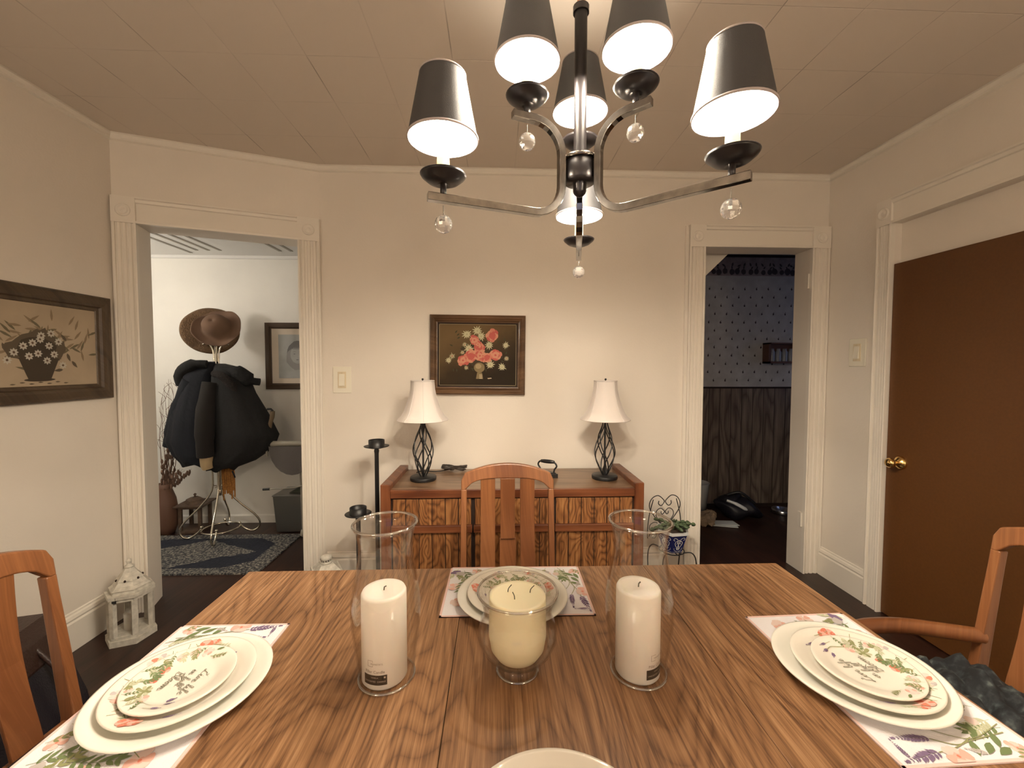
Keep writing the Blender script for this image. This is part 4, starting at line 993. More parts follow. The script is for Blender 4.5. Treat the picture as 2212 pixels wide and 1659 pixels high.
a.pts([pxy(*p) for p in ((1080, 1285), (1150, 1278), (1160, 1292), (1090, 1300))], ix['br'])
def bloom(x, y, R, c, n, c2=None, fat=.5):
    u, v = pxy(x, y); R = R/1400*cw*(1.22 if c2 else 1.08); a0 = a.r.uniform(0, 6)
    fn_ = a.petal if c2 else a.leaf
    for i in range(n): fn_(u, v, a0+2*PI*i/n, R*a.r.uniform(.72, 1.12), R*fat, ix[(c, c2, 'pm', c)[i % 4]] if c2 else ix[c])
    if c2:
        for i in range(n): a.petal(u, v, a0+.4+2*PI*i/n, R*.66, R*fat*.55, ix[('pm', c, c2)[i % 3]])
    if c2:
        for i in range(n-2): a.petal(u, v, a0+.3+2*PI*i/(n-2), R*.5, R*fat*.6, ix[c2])
    a.blob(u, v, R*.16, ix['yl'] if c == 'wh' else ix['pk'])
for x, y, R in ((700, 455, 95), (890, 385, 90), (960, 490, 85), (735, 725, 90), (1110, 655, 85), (1415, 655, 70), (430, 870, 60), (370, 950, 65), (1130, 1030, 85), (1350, 1070, 75), (620, 800, 45), (1430, 905, 50), (690, 1090, 45), (660, 650, 50)): bloom(x, y, R, 'wh' if R > 60 else 'yl', 11, None, .26)
for x, y, R, c, c2 in ((1165, 475, 105, 'pc', 'pk'), (835, 565, 85, 'pk', 'pc'), (930, 700, 95, 'pc', 'pk'), (775, 875, 110, 'pc', 'pk'), (630, 950, 90, 'pk', 'pc'), (940, 860, 85, 'pk', 'pc'), (1070, 890, 85, 'pc', 'pk'), (1225, 845, 100, 'pk', 'pc'), (905, 640, 55, 'pk', 'pc'), (990, 920, 50, 'pc', 'pk')): bloom(x, y, R, c, 8, c2, .7)
b.build('canvas', mats, t)
# left picture: basket of daisies, on the left wall
t = thing('framed_print', 'wide framed print of white daisies in a dark basket on the left wall', 'picture', (XL, 1.715, 1.415), PI/2)
LW, LH = .960, .502
frame_part(LW, LH, [(0, 0), (0, .018), (.006, .024), (.014, .020), (.040, .026), (.052, .022), (.058, .012), (.070, .010), (.074, .006)], 'frame', 'oldframe', t)
cw2, ch2 = LW-.146, LH-.146
cm2 = mat('sepia_paper', (.42, .335, .235), .6, noise=.10, nscale=5)
c3 = {'d': (.045, .030, .017), 'm': (.10, .075, .045), 'g': (.14, .115, .065), 'w': (.50, .47, .40), 'c': (.12, .07, .04), 'l': (.24, .18, .11)}
mats = [cm2]+[mat('sepia_'+k, v, .5) for k, v in c3.items()]; ix = {k: i+1 for i, k in enumerate(c3)}
b = MB(); b.box(-cw2/2, cw2/2, -.006, -.001, -ch2/2, ch2/2, 0); a = Art(b, lambda u, v, e: (u+.148, -.0062-e*3, v-.037), 12)
for k in range(70): a.leaf(.02+a.r.gauss(0, .10), .035+a.r.gauss(0, .05), a.r.uniform(-.6, 3.8), .055, .011, ix['g' if k % 2 else 'l'])
for x, y, s in ((0.0, .03, .085), (-.06, .02, .06), (.06, .02, .06), (.01, .07, .05)): a.blob(x, y, s, ix['m'], .8, .25, 16)
a.blob(0.0, .01, .08, ix['d'], .75, .15, 16)
a.pts([(-.075, -.02), (.085, -.02), (.055, -.095), (.048, -.112), (-.040, -.112), (-.047, -.095)], ix['d']); a.blob(.004, -.113, .062, ix['d'], .12, .03, 16)
for k in range(7): a.leaf(-.11+.035*k, -.13+.006*(k % 2), 0, .022, .006, ix['m'])
for x, y in ((-.055, .03), (-.09, .003), (-.035, -.012), (0, .0), (.045, .035), (.035, -.03), (.065, -.002), (.01, .062), (.015, .078), (.055, .09), (.085, .055), (-.02, .045), (-.115, -.03), (.10, -.05)):
    for i in range(8): a.leaf(x, y, i*PI/4, .018, .010, ix['w'])
    a.blob(x, y, .005, ix['c'])
for x, y in ((.12, .005), (.14, -.03), (-.15, -.02), (.10, -.07), (-.13, .04), (.12, .06)): a.leaf(x, y, a.r.uniform(0, 6), .04, .014, ix['m'])
cp = b.build('print', mats, t)
# hallway portrait
t = thing('framed_portrait', 'framed pencil portrait of a child on the hallway wall', 'picture', (-1.665, HB, 1.41))
frame_part(.52, .555, [(0, 0), (0, .022), (.006, .028), (.030, .024), (.036, .028), (.044, .012), (.050, .010)], 'frame', 'frame3', t)
b = MB(); b.box(-.212, .212, -.010, -.002, -.23, .23, 0); b.box(-.155, .155, -.012, -.010, -.185, .18, 1)
a = Art(b, lambda u, v, e: (u, -.0122-e*3, v), 2)
a.blob(.0, .02, .085, 2, 1.25, .06, 20); a.blob(0, -.02, .10, 3, .9, .1, 18); a.blob(.002, .012, .060, 1, 1.22, .03, 20)
for k in range(14): a.leaf(-.05+.008*k, .10, -PI/2-.5+.08*k, .05, .010, 2)
for s in (-1, 1): a.leaf(s*.024-.010, .018, 0, .02, .007, 2); a.curve([(s*.024-.012, .034), (s*.024, .038), (s*.024+.012, .034)], .002, 2)
a.curve([(.002, .01), (-.003, -.01), (.004, -.014)], .002, 3); a.leaf(-.013, -.030, 0, .026, .007, 2); a.blob(0, -.09, .05, 3, .5)
b.build('drawing', ['matboard', 'sketch', 'sketchd', 'sketchm'], t)

# ================================================================== SWITCHES
def switch(label, loc, rz, w, h):
    t = thing('light_switch', label, 'light switch', loc, rz)
    MB().box(-w/2, w/2, -.006, 0, -h/2, h/2).build('plate', 'ivory', t, bevel=.003)
    MB().box(-.025, .025, -.008, -.005, -.050, .050).build('insert', 'ivory2', t, bevel=.001)
    b = MB(); b.extrude([(-.036, 0), (-.036, .010), (.036, .004), (.036, 0)], (-.016, -.007, 0), (0, 0, 1), (0, -1, 0), (1, 0, 0), .032); b.build('rocker', 'ivory', t)
    for z in (.043, -.043): MB().sphere((0, -.009, z), .003, 0, 8, 6).build('screw', 'ivory2', t)
switch('ivory rocker light switch on the back wall beside the left doorway', (-.939, YB, 1.243), 0, .112, .160)
switch('ivory rocker light switch on the right wall near the brown door', (XR, 2.316, 1.410), -PI/2, .112, .160)

# ================================================================== CANDLE STANDS
def cstand(label, loc, h):
    t = thing('candle_stand', label, 'candle holder', loc, 0, 'black floor candle stands')
    MB().lathe([(.001, 0), (.057, 0), (.059, .004), (.054, .010), (.02, .018), (.001, .018)], seg=40).build('base', 'black', t)
    MB().lathe([(.0125, .012), (.0115, .03), (.0115, h-.075), (.014, h-.06), (.010, h-.045)], seg=20).build('pole', 'black', t)
    MB().lathe([(.001, h-.046), (.030, h-.046), (.066, h-.036), (.068, h-.033), (.030, h-.040), (.001, h-.040)], seg=40).build('dish', 'black', t)
    MB().lathe([(.041, h-.040), (.041, h), (.043, h), (.043, h-.042)], seg=36).build('cup', 'black', t)
cstand('tall black candle stand beside the left end of the sideboard', (-.663, 2.30, 0), .920)
cstand('short black candle stand in front of the taller one', (-.735, 2.20, 0), .578)

# ================================================================== WHITE LANTERNS
t = thing('wooden_lantern', 'chippy white hexagonal lantern on the floor by the left doorway', 'lantern', (-1.795, 2.055, 0), .35); t.scale = (.86, .86, .98)
def ngon(n, r, a0=0): return [(r*math.cos(2*PI*i/n+a0), r*math.sin(2*PI*i/n+a0)) for i in range(n)]
b = MB(); b.prism(ngon(6, .118), 0, .028); b.prism(ngon(6, .108), .028, .042); b.build('base', 'whitewood', t, bevel=.002)
for x, y in ngon(6, .093):
    an = math.atan2(y, x); T = Matrix.Translation((x, y, 0)) @ Matrix.Rotation(an, 4, 'Z'); b = MB(); b.box(-.011, .011, -.013, .013, .042, .215, T=T); b.build('post', 'whitewood', t, bevel=.0015)
b = MB(); b.prism(ngon(6, .108), .213, .228); b.prism(ngon(6, .116), .228, .244); b.build('cornice', 'whitewood', t, bevel=.002)
b = MB()
def frus(mb, n, r0, r1, z0, z1, m=0):
    P = [(x, y, z0) for x, y in ngon(n, r0)]+[(x, y, z1) for x, y in ngon(n, r1)]
    mb.add(P, [tuple(reversed(range(n))), tuple(range(n, 2*n))]+[(i, (i+1) % n, (i+1) % n+n, i+n) for i in range(n)], m)
frus(b, 6, .094, .090, .244, .262); frus(b, 6, .098, .078, .262, .275); frus(b, 6, .080, .060, .275, .297); frus(b, 6, .066, .040, .297, .325); frus(b, 6, .040, .020, .325, .352); b.build('roof', 'whitewood', t, bevel=.0015)
b = MB(); b.lathe([(.001, .350), (.020, .350), (.022, .358), (.010, .366), (.009, .372), (.014, .380), (.010, .390), (.001, .393)], seg=16); b.build('finial', 'whitewood', t)
b = MB()
for i in range(6): a_ = 2*PI*(i+.5)/6; b.sphere((.056*math.cos(a_), .056*math.sin(a_), .300), .006, 0, 8, 6)
b.build('vent_holes', 'gap', t)
b = MB(); ang = -PI/2-.35; T = Matrix.Rotation(ang+2*PI/12*0, 4, 'Z'); b.box(.098, .104, -.010, .010, .214, .240, T=T); b.build('latch', 'black', t)
MB().lathe([(.001, .042), (.032, .042), (.032, .12), (.001, .12)], seg=24).build('inner_candle', 'wax', t)
b = MB(); P = ngon(6, .087)
for i in range(6):
    p, q = P[i], P[(i+1) % 6]; b.poly([(p[0], p[1], .042), (q[0], q[1], .042), (q[0], q[1], .213), (p[0], p[1], .213)])
b.build('glass_panes', 'pglass', t)
t = thing('wooden_lantern', 'white square lantern with round vented top by the short candle stand', 'lantern', (-.965, 2.345, 0), .55)
b = MB(); b.box(-.062, .062, -.062, .062, 0, .018); b.build('base', 'whitewood', t, bevel=.002)
for sx in (-1, 1):
    for sy in (-1, 1): MB().tube([(sx*.050, sy*.050, .018), (sx*.053, sy*.053, .09), (sx*.050, sy*.050, .168)], .006, 8).build('post', 'whitewood', t)
b = MB(); b.box(-.074, .074, -.074, .074, .166, .178); b.build('cornice', 'whitewood', t, bevel=.002)
b = MB(); T = Matrix.Rotation(PI/4, 4, 'Z'); P = [T @ Vector((x, y, 0)) for x, y in ngon(4, .092)]; Q = [T @ Vector((x, y, 0)) for x, y in ngon(4, .048)]
b.add([(p.x, p.y, .178) for p in P]+[(p.x, p.y, .212) for p in Q], [(3, 2, 1, 0), (4, 5, 6, 7)]+[(i, (i+1) % 4, (i+1) % 4+4, i+4) for i in range(4)]); b.build('roof', 'whitewood', t, bevel=.001)
b = MB(); b.lathe([(.001, .211), (.030, .211), (.030, .222), (.001, .222)], seg=24); b.lathe([(.001, .236), (.033, .236), (.028, .250), (.012, .256), (.001, .257)], seg=24)
for i in range(12): a_ = 2*PI*i/12; b.tube([(.027*math.cos(a_), .027*math.sin(a_), .22), (.027*math.cos(a_), .027*math.sin(a_), .238)], .003, 6)
b.build('vented_cupola', 'whitewood', t)
MB().lathe([(.001, .018), (.026, .018), (.026, .10), (.001, .10)], seg=20).build('inner_candle', 'wax', t)

# ================================================================== PLANT STAND
px, py = 1.03, 2.36
t = thing('plant_stand', 'black wire plant stand with scrolled heart back, right of the sideboard', 'plant stand', (px, py, 0), .12)
w = .0028
def heart(cx, cz, sz, curl):
    L = []
    for s in (-1, 1):
        P = [(cx, cz-sz*1.05), (cx+s*sz*.55, cz-sz*.45), (cx+s*sz*.92, cz+.15*sz), (cx+s*sz*.80, cz+.62*sz), (cx+s*sz*.42, cz+.80*sz), (cx+s*sz*.08, cz+.55*sz), (cx+s*sz*.05, cz+.40*sz), (cx+s*sz*.22, cz+.22*sz), (cx+s*sz*.38, cz+.33*sz), (cx+s*sz*.36, cz+.5*sz)]
        L.append(smooth_path([(x, .085, z) for x, z in P], 5))
    return L
b = MB()
for P in heart(0, .462, .108, 1): b.tube(P, w, 8)
for P in heart(0, .420, .062, 1): b.tube(P, w*.85, 8)
b.tube(smooth_path([(-.108, .085, .29), (-.110, .085, .33), (-.100, .085, .43), (-.075, .085, .525)], 5), w, 8)
b.tube(smooth_path([(.108, .085, .29), (.110, .085, .33), (.100, .085, .43), (.075, .085, .525)], 5), w, 8)
for s in (-1, 1):
    b.tube(smooth_path([(s*.02, .085, .352), (s*.055, .085, .385), (s*.09, .085, .375), (s*.098, .085, .345), (s*.075, .085, .33), (s*.06, .085, .345)], 4), w*.8, 8)
    b.tube(smooth_path([(s*.10, .085, .30), (s*.085, .085, .325), (s*.055, .085, .315), (s*.06, .085, .29), (s*.08, .085, .292)], 4), w*.8, 8)
b.build('heart_back', 'black', t)
b = MB()
for q, rr_ in ((.240, .052), (.250, .070)): b.tube([(rr_*math.cos(2*PI*i/28), rr_*math.sin(2*PI*i/28), q) for i in range(28)], w, 8, closed=True)
b.tube([(-.070, 0, .247), (.070, 0, .247)], w, 8); b.tube([(0, -.070, .247), (0, .070, .247)], w, 8); b.build('tray_ring', 'black', t)
for sx in (-1, 1):
    for sy in (-1, 1):
        b = MB(); b.tube(smooth_path([(sx*.045, sy*.045, .247), (sx*.078, sy*.07, .258), (sx*.098, sy*.082, .235), (sx*.104, sy*.088, .18), (sx*.100, sy*.09, .11), (sx*.092, sy*.088, .03), (sx*.10, sy*.10, .003)], 5), .0036, 8); b.build('leg', 'black', t)
t = thing('plant_pot', 'blue and white hexagonal ceramic pot on the wire plant stand', 'plant pot', (px+.002, py, .253), .12)
b = MB(); frus(b, 6, .058, .093, 0, .118, 0); frus(b, 6, .090, .092, .118, .119, 2)
P = ngon(6, .098); Q = ngon(6, .084)
b.add([(x, y, .112) for x, y in P]+[(x, y, .126) for x, y in P]+[(x, y, .126) for x, y in Q]+[(x, y, .118) for x, y in Q], [(i+6*k, (i+1) % 6+6*k, (i+1) % 6+6*(k+1), i+6*(k+1)) for k in range(3) for i in range(6)], 1)
for f in range(6):
    a0 = 2*PI*f/6; a1 = 2*PI*(f+1)/6
    def fn(u, v, e, a0=a0, a1=a1):
        z = v; r = .060+.036*z/.118; c0 = Vector((r*math.cos(a0), r*math.sin(a0), z)); c1 = Vector((r*math.cos(a1), r*math.sin(a1), z)); m_ = (c0+c1)/2; n_ = Vector((m_.x, m_.y, 0)).normalized()
        return m_+(c1-c0).normalized()*u+n_*(.0006+e)
    a = Art(b, fn, f+1)
    for s in (-1, 1):
        a.curve([(0, .03), (s*.014, .045), (s*.022, .065), (s*.012, .078), (s*.006, .068), (s*.012, .060)], .0034, 1); a.curve([(0, .05), (s*.010, .088), (s*.028, .098), (s*.034, .088), (s*.026, .082)], .003, 1)
        a.leaf(0, .02, PI/2+s*.7, .02, .006, 1); a.curve([(s*.004, .012), (s*.02, .02), (s*.024, .034)], .002, 1)
    a.leaf(0, .035, PI/2, .022, .009, 1); a.blob(0, .082, .004, 1); a.line([(-.03, .008), (.03, .008)], .002, 1)
b.build('pot', ['blueglaze', 'whiteglaze', 'soil'], t)
t = thing('cactus_plant', 'green flat-leaved houseplant growing in the blue and white pot', 'plant', (px, py, .372))
b = MB(); b.lathe([(.001, -.005), (.080, -.005), (.080, 0), (.001, .002)], seg=24); b.build('soil_top', 'soil', t)
r = random.Random(5)
for k in range(12):
    a_ = r.uniform(0, 2*PI); P = Vector((r.uniform(-.04, .04), r.uniform(-.03, .03), 0)); d = Vector((math.cos(a_)*.7, math.sin(a_)*.5, 1.0)).normalized(); b = MB()
    if k < 3: d = Vector((-.85, -.15, .75)).normalized()
    for j in range(4 if k % 3 else 5):
        L_ = .030*r.uniform(.85, 1.15); w_ = .012; side = d.cross(Vector((0, 1, 0))).normalized() if abs(d.y) < .9 else Vector((1, 0, 0)); nn = d.cross(side)
        q = []
        for tt, ww in ((0, .25), (.25, .9), (.5, 1.0), (.8, .75), (1, .25)): q.append((P+d*L_*tt, ww*w_))
        vs = [];
        for c_, ww in q: vs += [c_-side*ww, c_+nn*.0025, c_+side*ww, c_-nn*.0025]
        fs = [(i*4+z_, i*4+(z_+1) % 4, (i+1)*4+(z_+1) % 4, (i+1)*4+z_) for i in range(4) for z_ in range(4)]+[(3, 2, 1, 0), (16, 17, 18, 19)]
        b.add(vs, fs, 0, True); P = P+d*L_*.95; d = (d+Vector((d.x*.5, d.y*.4, -.42))).normalized()
    b.build('leaf_stem', 'succ', t)

# ================================================================== HALLWAY THINGS
RX, RY = -2.145, 3.26
o = MB().box(-.62, .62, -.31, .31, 0, .010).build('area_rug', 'rug'); o.location = (-2.145, 2.955, 0)
tag(o, 'navy and grey medallion rug on the hallway floor', 'rug')
t = thing('coat_stand', 'chrome tubular coat stand with curved legs in the hallway', 'coat stand', (RX, RY, 0))
b = MB(); b.tube([(0, 0, .34), (0, 0, 1.48)], .010, 12); b.lathe([(.001, .325), (.014, .325), (.018, .35), (.012, .37)], seg=16); b.build('pole', 'chrome', t)
for k in range(4):
    a_ = 2*PI*k/4+.35; ca, sa = math.cos(a_), math.sin(a_)
    P = [(.055, .62), (.045, .48), (.055, .36), (.13, .25), (.225, .15), (.262, .085), (.250, .035), (.205, .017), (.15, .05), (.125, .085)]
    b = MB(); b.tube(smooth_path([(r_*ca, r_*sa, z_) for r_, z_ in P], 5), .0072, 10); b.sphere((.125*ca, .125*sa, .090), .011, 0, 10, 8); b.build('leg', 'chrome', t)
b = MB(); b.tube([(.125*math.cos(2*PI*i/36), .125*math.sin(2*PI*i/36), .065) for i in range(36)], .006, 8, closed=True); b.build('ring', 'chrome', t)
b = MB(); b.tube([(-.055, 0, .40), (.055, 0, .40)], .004, 8); b.tube([(0, -.055, .40), (0, .055, .40)], .004, 8); b.build('cross_brace', 'chrome', t)
for k in range(4):
    a_ = 2*PI*k/4+.35; ca, sa = math.cos(a_), math.sin(a_)
    b = MB(); b.tube(smooth_path([(.014*ca, .014*sa, 1.30), (.02*ca, .02*sa, 1.44), (.05*ca, .05*sa, 1.50), (.085*ca, .085*sa, 1.49)], 4), .006, 8); b.build('hook', 'chrome', t)
def draped(name, mats, sections, seed, amp=.06, freq=8, seg=56, label='', cat='coat', group=None, extra=None, cy=RY):
    """sections: (z, cx, rx, ry, cy offset)"""
    r = random.Random(seed); ph = [r.uniform(0, 6) for _ in range(4)]; vs = []; n = len(sections)
    secs = []
    for i in range(n-1):
        for k in range(4):
            t_ = k/4; q = t_*t_*(3-2*t_)*.5+t_*.5
            secs.append([sections[i][j]*(1-q)+sections[i+1][j]*q for j in range(5)])
    secs.append(list(sections[-1])); m_ = len(secs)
    for i, (z, cx, rx, ry, oy) in enumerate(secs):
        f = i/(m_-1)
        for k in range(seg):
            a_ = 2*PI*k/seg
            w_ = 1+amp*f*(math.sin(freq*a_+ph[0]+f*1.5)*.6+math.sin((freq*2+1)*a_+ph[1])*.3)+.03*math.sin(3*a_+ph[2]+4*f)
            zz = z+(.016*math.sin(5*a_+ph[3]) if i == m_-1 else 0)
            vs.append((cx+rx*w_*math.cos(a_), oy+ry*w_*math.sin(a_), zz))
    fs = [(i*seg+k, i*seg+(k+1) % seg, (i+1)*seg+(k+1) % seg, (i+1)*seg+k) for i in range(m_-1) for k in range(seg)]
    fs += [tuple(reversed(range(seg))), tuple(range((m_-1)*seg, m_*seg))]
    t = thing(name, label, cat, (RX, cy, 0), 0, group)
    b = MB(); b.add(vs, fs, 0, True); b.build('body', mats, t)
    return t
t = draped('coat', 'coat1', [(1.36, -.02, .03, .03, 0), (1.335, -.07, .08, .06, 0), (1.27, -.115, .115, .09, -.01), (1.16, -.135, .125, .11, -.01), (.95, -.165, .155, .13, -.02), (.76, -.180, .180, .14, -.02), (.66, -.145, .165, .14, -.02), (.585, -.10, .145, .12, -.02)], 3, label='navy padded coat hanging on the left side of the coat stand')
b = MB(); b.tube(smooth_path([(-.03, -.06, 1.34), (-.12, -.08, 1.335), (-.215, -.06, 1.275), (-.225, -.03, 1.19)], 4), [.03]*4+[.045]*5+[.050]*4, 12); b.build('hood', 'coat2', t)
b = MB(); b.tube(smooth_path([(-.15, -.07, 1.22), (-.235, -.06, 1.02), (-.30, -.05, .82), (-.33, -.04, .72)], 4), [.05]*4+[.058]*5+[.05]*4, 14); b.build('sleeve', 'coat1', t)
t = draped('coat', 'coat2', [(1.345, .03, .03, .03, 0), (1.32, .08, .085, .07, -.01), (1.24, .12, .125, .11, -.03), (1.12, .145, .15, .12, -.04), (.95, .19, .20, .14, -.04), (.80, .235, .225, .15, -.04), (.70, .215, .21, .14, -.04), (.60, .12, .16, .13, -.04), (.55, .05, .10, .10, -.04)], 5, label='bulky black coat with fur trimmed collar on the right side of the coat stand')
b = MB(); b.tube(smooth_path([(.06, -.12, 1.27), (.13, -.15, 1.255), (.20, -.13, 1.17), (.22, -.11, 1.10)], 4), [.024]*4+[.030]*5+[.02]*4, 12); b.build('fur_trim', 'fur', t)
b = MB(); b.tube(smooth_path([(.10, -.06, 1.30), (.20, -.08, 1.28), (.28, -.06, 1.22), (.345, -.04, 1.205)], 4), [.03]*4+[.055]*5+[.028]*4, 12); b.build('hood', 'coat2', t)
b = MB(); b.tube(smooth_path([(.04, -.13, 1.20), (.03, -.17, 1.02), (.02, -.18, .82), (.015, -.17, .665)], 4), [.055]*4+[.062]*5+[.055]*4, 14); b.build('sleeve', mat('dark_brown_sleeve', (.008, .006, .005), .9), t)
b = MB(); b.tube([(.02, -.17, .67), (.022, -.168, .60), (.026, -.165, .572)], [.042, .040, .034], 12); b.build('cuff', 'cuff', t)
b = MB(); b.tube(smooth_path([(.19, -.15, .55), (.20, -.15, .53), (.21, -.15, .50)], 3), .006, 6); b.build('drawstring', 'coat2', t)
# scarf
b = MB(); r = random.Random(8); vs = []; n = 9; mm = 12
for k in range(26):
    x0 = .035+.085*k/25; L_ = r.uniform(.24, .33) if k % 2 else r.uniform(.20, .28)
    b.tube(smooth_path([(x0*.8+.015, -.02+.015*math.sin(k), .62), (x0, -.025+.012*math.sin(k*1.3), .50), (x0+r.uniform(-.006, .006), -.02, .62-L_)], 3), .0055, 5)
o = b.build('scarf', 'scarf'); o.location = (RX, RY, 0); tag(o, 'rust coloured fringed scarf hanging below the coats', 'scarf')
# hats
def hat(name, label, mats, loc, rot, prof, wav, thick):
    vs = []; seg = 56; n = len(prof); r = random.Random(3)
    for i in range(seg):
        a_ = 2*PI*i/seg
        for j, (q, z) in enumerate(prof):
            f = max(0, (j-4)/(n-5)) if n > 5 else 0
            vs.append((q*math.cos(a_)*1.06, q*math.sin(a_), z+wav*f*math.sin(2*a_+.6)+wav*.25*f*math.sin(7*a_)))
    b = MB(); b.add(vs, [(i*n+k, ((i+1) % seg)*n+k, ((i+1) % seg)*n+k+1, i*n+k+1) for i in range(seg) for k in range(n-1)], 0, True)
    o = b.build(name, mats, solid=thick); o.location = loc; o.rotation_euler = rot
    return tag(o, label, 'hat')
hat('straw_hat', 'wide brimmed brown straw hat on top of the coat stand', 'straw', (RX-.055, RY+.03, 1.60), (math.radians(78), math.radians(8), math.radians(22)), [(.001, -.085), (.045, -.083), (.070, -.07), (.080, -.04), (.083, -.005), (.090, .0), (.115, .004), (.145, .008), (.168, .010), (.181, .002)], .016, .006)
hat('felt_hat', 'smaller tan felt hat hung in front of the straw hat', 'felt', (RX+.085, RY-.10, 1.605), (math.radians(62), math.radians(6), math.radians(8)), [(.001, .105), (.030, .108), (.055, .098), (.075, .07), (.085, .03), (.090, .004), (.105, 0), (.125, .004), (.145, .014), (.152, .020)], .022, .005)
# branches in vase
t = thing('dried_branches', 'dry curly twigs and grasses standing in a tall brown vase at the hallway door edge', 'dried branches', (-2.615, 3.33, 0))
MB().lathe([(.001, .0), (.055, .0), (.075, .06), (.085, .16), (.07, .28), (.045, .36), (.055, .40), (.050, .40), (.040, .36), (.001, .34)], seg=28).build('vase', 'vase', t)
r = random.Random(6)
for k in range(26):
    P = [(r.uniform(-.02, .02), r.uniform(-.02, .02), .33)]; x = P[0][0]; y = P[0][1]; z = .33; hh = r.uniform(.55, .90) if k % 2 == 0 else r.uniform(.15, .42); lean = r.uniform(.02, .20)
    for j in range(7): z += hh/7; x += lean/7+r.uniform(-.022, .022); y += r.uniform(-.02, .02); P.append((x, y, z))
    b = MB(); b.tube(smooth_path(P, 3), [.0035*(1-.8*i/21) for i in range(22)] , 6)
    if k % 2 == 0:
        for j in range(3, 7): b.tube(smooth_path([P[j], (P[j][0]+r.uniform(-.05, .06), P[j][1], P[j][2]+.05), (P[j][0]+r.uniform(-.06, .08), P[j][1], P[j][2]+.10)], 3), .0014, 5)
    else:
        for j in range(2, 8): b.sphere(P[j-1], .009, 0, 6, 5, (1, 1, 2.2))
    b.build('twig', 'twig', t)
# brown lantern
t = thing('wooden_lantern', 'small brown wooden lantern standing on the hallway floor behind the coat stand leg', 'lantern', (-2.435, 3.40, 0), .12)
b = MB(); b.box(-.085, .085, -.085, .085, 0, .022); b.build('base', 'brownwood', t, bevel=.002)
for sx in (-1, 1):
    for sy in (-1, 1): MB().box(sx*.07-.011, sx*.07+.011, sy*.07-.011, sy*.07+.011, .022, .205).build('post', 'brownwood', t)
b = MB(); b.box(-.082, .082, -.082, .082, .195, .215); b.box(-.105, .105, -.105, .105, .215, .225); b.build('cornice', 'brownwood', t)
b = MB(); frus(b, 4, .085, .065, .225, .25); frus(b, 4, .07, .03, .25, .27); b.build('roof', 'brownwood', t)
b = MB(); b.lathe([(.001, .268), (.012, .268), (.006, .28), (.012, .292), (.001, .302)], seg=12); b.build('finial', 'brownwood', t)
# storage tub, walker
t = thing('storage_tub', 'cloudy grey plastic storage tub beside the hallway casing', 'storage box', (-1.585, 3.42, 0))
b = MB()
b.add([(-.165, -.11, .005), (.165, -.11, .005), (.165, .11, .005), (-.165, .11, .005), (-.185, -.122, .30), (.185, -.122, .30), (.185, .122, .30), (-.185, .122, .30)], [(3, 2, 1, 0)]+[(i, (i+1) % 4, (i+1) % 4+4, i+4) for i in range(4)]); b.build('tub_body', 'plastic', t, bevel=.012, solid=.003)
b = MB(); b.box(-.188, .188, -.125, .125, .295, .305); b.build('tub_lid', 'plastic', t, bevel=.003)
b = MB(); b.add([(-.09, -.07, .306), (.13, -.07, .306), (.13, .07, .306), (-.09, .07, .306), (.03, -.03, .36), (.11, -.03, .37), (.11, .04, .37), (.03, .04, .36)], [(3, 2, 1, 0), (4, 5, 6, 7)]+[(i, (i+1) % 4, (i+1) % 4+4, i+4) for i in range(4)]); o = b.build('folded_cloth', 'darkgreen', bevel=.01); o.location = (-1.585, 3.42, 0); tag(o, 'dark green cloth lying on the plastic tub in the hallway', 'cloth')
t = thing('walker', 'folded walking frame with grey bar and mesh pouch, half hidden by the hallway casing', 'walker', (-1.60, 3.20, 0))
b = MB(); b.tube(smooth_path([(-.130, 0, .74), (-.125, 0, .86), (-.105, 0, .94), (-.100, 0, .985)], 4), [.013]*4+[.015]*4+[.017]*5, 10); b.build('handle', mat('brown_handle', (.13, .09, .05), .5), t)
b = MB(); b.tube([(-.098, 0, .985), (-.112, 0, 1.0), (-.14, 0, 1.0)], .008, 8); b.build('brake_lever', 'black', t)
b = MB(); b.tube([(-.145, 0, .735), (.2, 0, .735)], .022, 12); b.tube([(-.15, 0, .64), (-.15, 0, .90)], .008, 8); b.build('cross_bar', 'grey', t)
b = MB(); vs = []
for i in range(13):
    a_ = PI+PI*i/12; vs += [(.05+.17*math.cos(a_), -.03, .72+.22*math.sin(a_)), (.05+.17*math.cos(a_), .05, .72+.22*math.sin(a_))]
b.add(vs, [(2*i, 2*i+2, 2*i+3, 2*i+1) for i in range(12)], 0, True); b.add(vs, [tuple(2*i for i in range(13)), tuple(2*i+1 for i in reversed(range(13)))]); b.build('mesh_pouch', 'mesh', t)
b = MB(); b.tube([(-.15, 0, .385), (.05, 0, .395), (.15, .0, .42)], .005, 8); b.build('brake_rod', 'grey', t)
b = MB(); b.tube([(-.185, 0, .384), (-.135, 0, .386)], .009, 8); b.build('rod_grip', 'black', t)
for sx in (.10, .22):
    b = MB(); b.tube([(sx, .03, .02), (sx, .0, .72)], .011, 10); b.lathe([(.012, -.012), (.03, -.012), (.03, .012), (.012, .012)], (sx, .03, .032), 20, T=Matrix.Rotation(PI/2, 3, 'Y'), close=True); b.build('leg', 'grey', t)

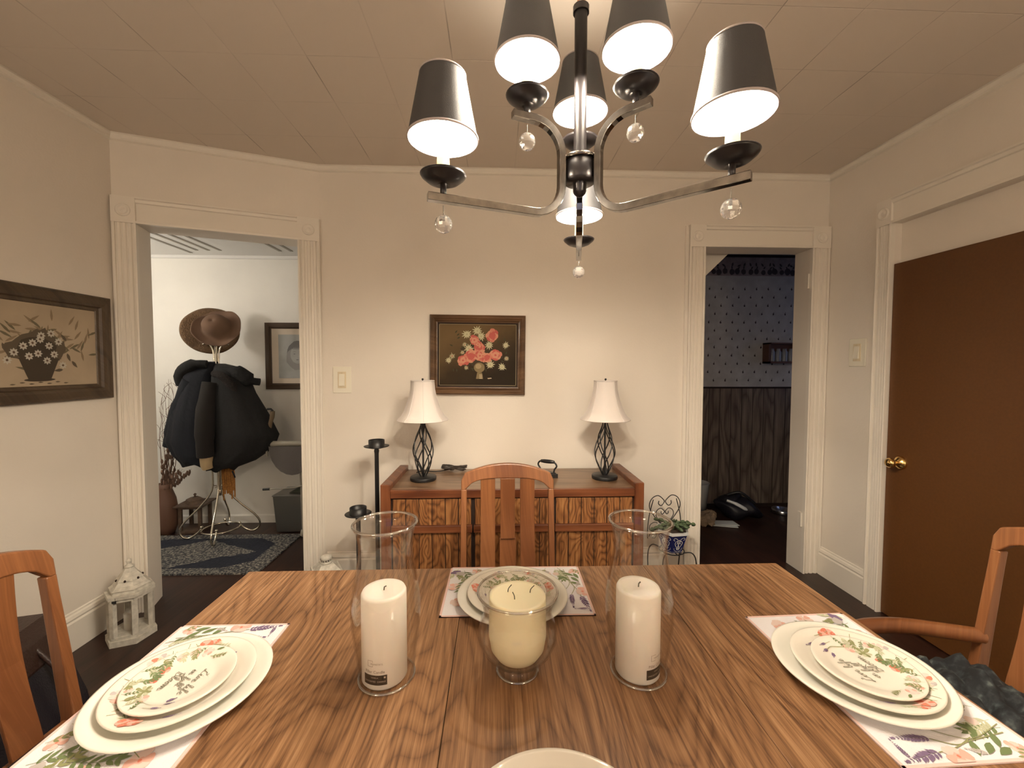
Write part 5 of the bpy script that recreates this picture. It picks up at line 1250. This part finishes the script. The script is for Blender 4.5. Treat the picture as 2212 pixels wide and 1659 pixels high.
# ================================================================== DARK ROOM THINGS
t = thing('wall_rack', 'small wooden rack with pale jars on the wallpapered wall', 'rack', (2.68, KB-.004, 1.455))
b = MB(); b.box(-.18, .18, -.09, 0, -.095, -.078); b.box(-.18, .18, -.09, 0, .082, .095); b.box(-.18, -.160, -.09, 0, -.095, .095); b.box(.160, .18, -.09, 0, -.095, .095); b.box(-.16, .16, -.01, 0, -.08, .085); b.build('case', mat('rack_wood', (.12, .05, .03), .5), t)
for k in range(5): MB().lathe([(.001, 0), (.023, 0), (.024, .01), (.024, .09), (.016, .105), (.016, .12), (.001, .12)], (-.12+.06*k, -.045, -.078), 16).build('spice_jar', mat('jar_glass_%d' % k, (.30, .32, .38), .3), t)
t = thing('duffel_bag', 'black bag with a white stripe slumped on the dark room floor', 'bag', (2.12, 3.52, 0), -.35); t.scale = (.85, .85, .85)
vs = []; n, mm = 20, 12
b = MB(); b.sphere((0, 0, .10), 1, 0, 24, 14, (.22, .13, .10)); b.sphere((-.06, .03, .16), 1, 0, 20, 12, (.11, .10, .09)); rd = random.Random(3); b.v = [(x+.018*math.sin(31*z+9*y)+rd.uniform(-.006, .006), y+.018*math.sin(27*x), max(.0, z+.020*math.sin(23*x+11*y)+rd.uniform(-.006, .006))) for x, y, z in b.v]; b.build('bag_body', 'leather', t)
b = MB(); b.tube(smooth_path([(-.12, -.10, .20), (-.04, -.125, .18), (.06, -.135, .13)], 4), [.014]*4+[.018]*4+[.008], 8); b.build('white_stripe', 'whiteglaze', t)
b = MB(); b.tube(smooth_path([(-.10, .0, .23), (.02, -.02, .27), (.15, -.02, .17)], 5), .014, 8); b.build('handle', 'black', t)
b = MB(); b.prism([(-.10, -.05), (.10, -.06), (.11, .05), (-.08, .06)], .004, .010); b.prism([(-.09, -.045), (.12, -.03), (.10, .07), (-.10, .05)], .011, .016)
o = b.build('newspaper', 'paper'); o.location = (1.90, 3.36, 0); o.rotation_euler = (0, 0, -.2); tag(o, 'white folded papers on the floor just inside the dark doorway', 'paper')
def crumple(label, loc, s, seed, m):
    r = random.Random(seed); b = MB(); b.sphere((0, 0, .6), 1, 0, 14, 9, (1, .8, .6), smooth=False); b.v = [((x+r.uniform(-.22, .22))*s, (y+r.uniform(-.22, .22))*s, max(0, z+r.uniform(-.15, .2))*s) for x, y, z in b.v]
    o = b.build('crumpled_paper', m); o.location = loc; tag(o, label, 'paper')
crumple('crumpled brown paper bag by the left edge of the dark doorway floor', (1.74, 3.36, 0), .085, 1, 'kraft')
crumple('second crumpled brown paper, behind the white papers on the dark room floor', (1.86, 3.50, 0), .06, 2, 'kraft')
t = thing('waste_bin', 'pale waste bin edge at the far left of the dark doorway', 'bin', (1.835, 3.68, 0))
MB().lathe([(.001, .0), (.075, .0), (.10, .27), (.104, .275), (.098, .275), (.073, .006), (.001, .006)], seg=28).build('bin_body', 'whiteglaze', t)
t = thing('pet_bowl', 'shiny steel pet bowl on the dark room floor at right', 'bowl', (2.60, 3.62, 0))
MB().lathe([(.001, .004), (.055, .004), (.075, .035), (.085, .04), (.090, .036), (.095, .0), (.088, .0), (.08, .03), (.055, .0), (.001, 0)], seg=32).build('bowl_body', 'steel', t)
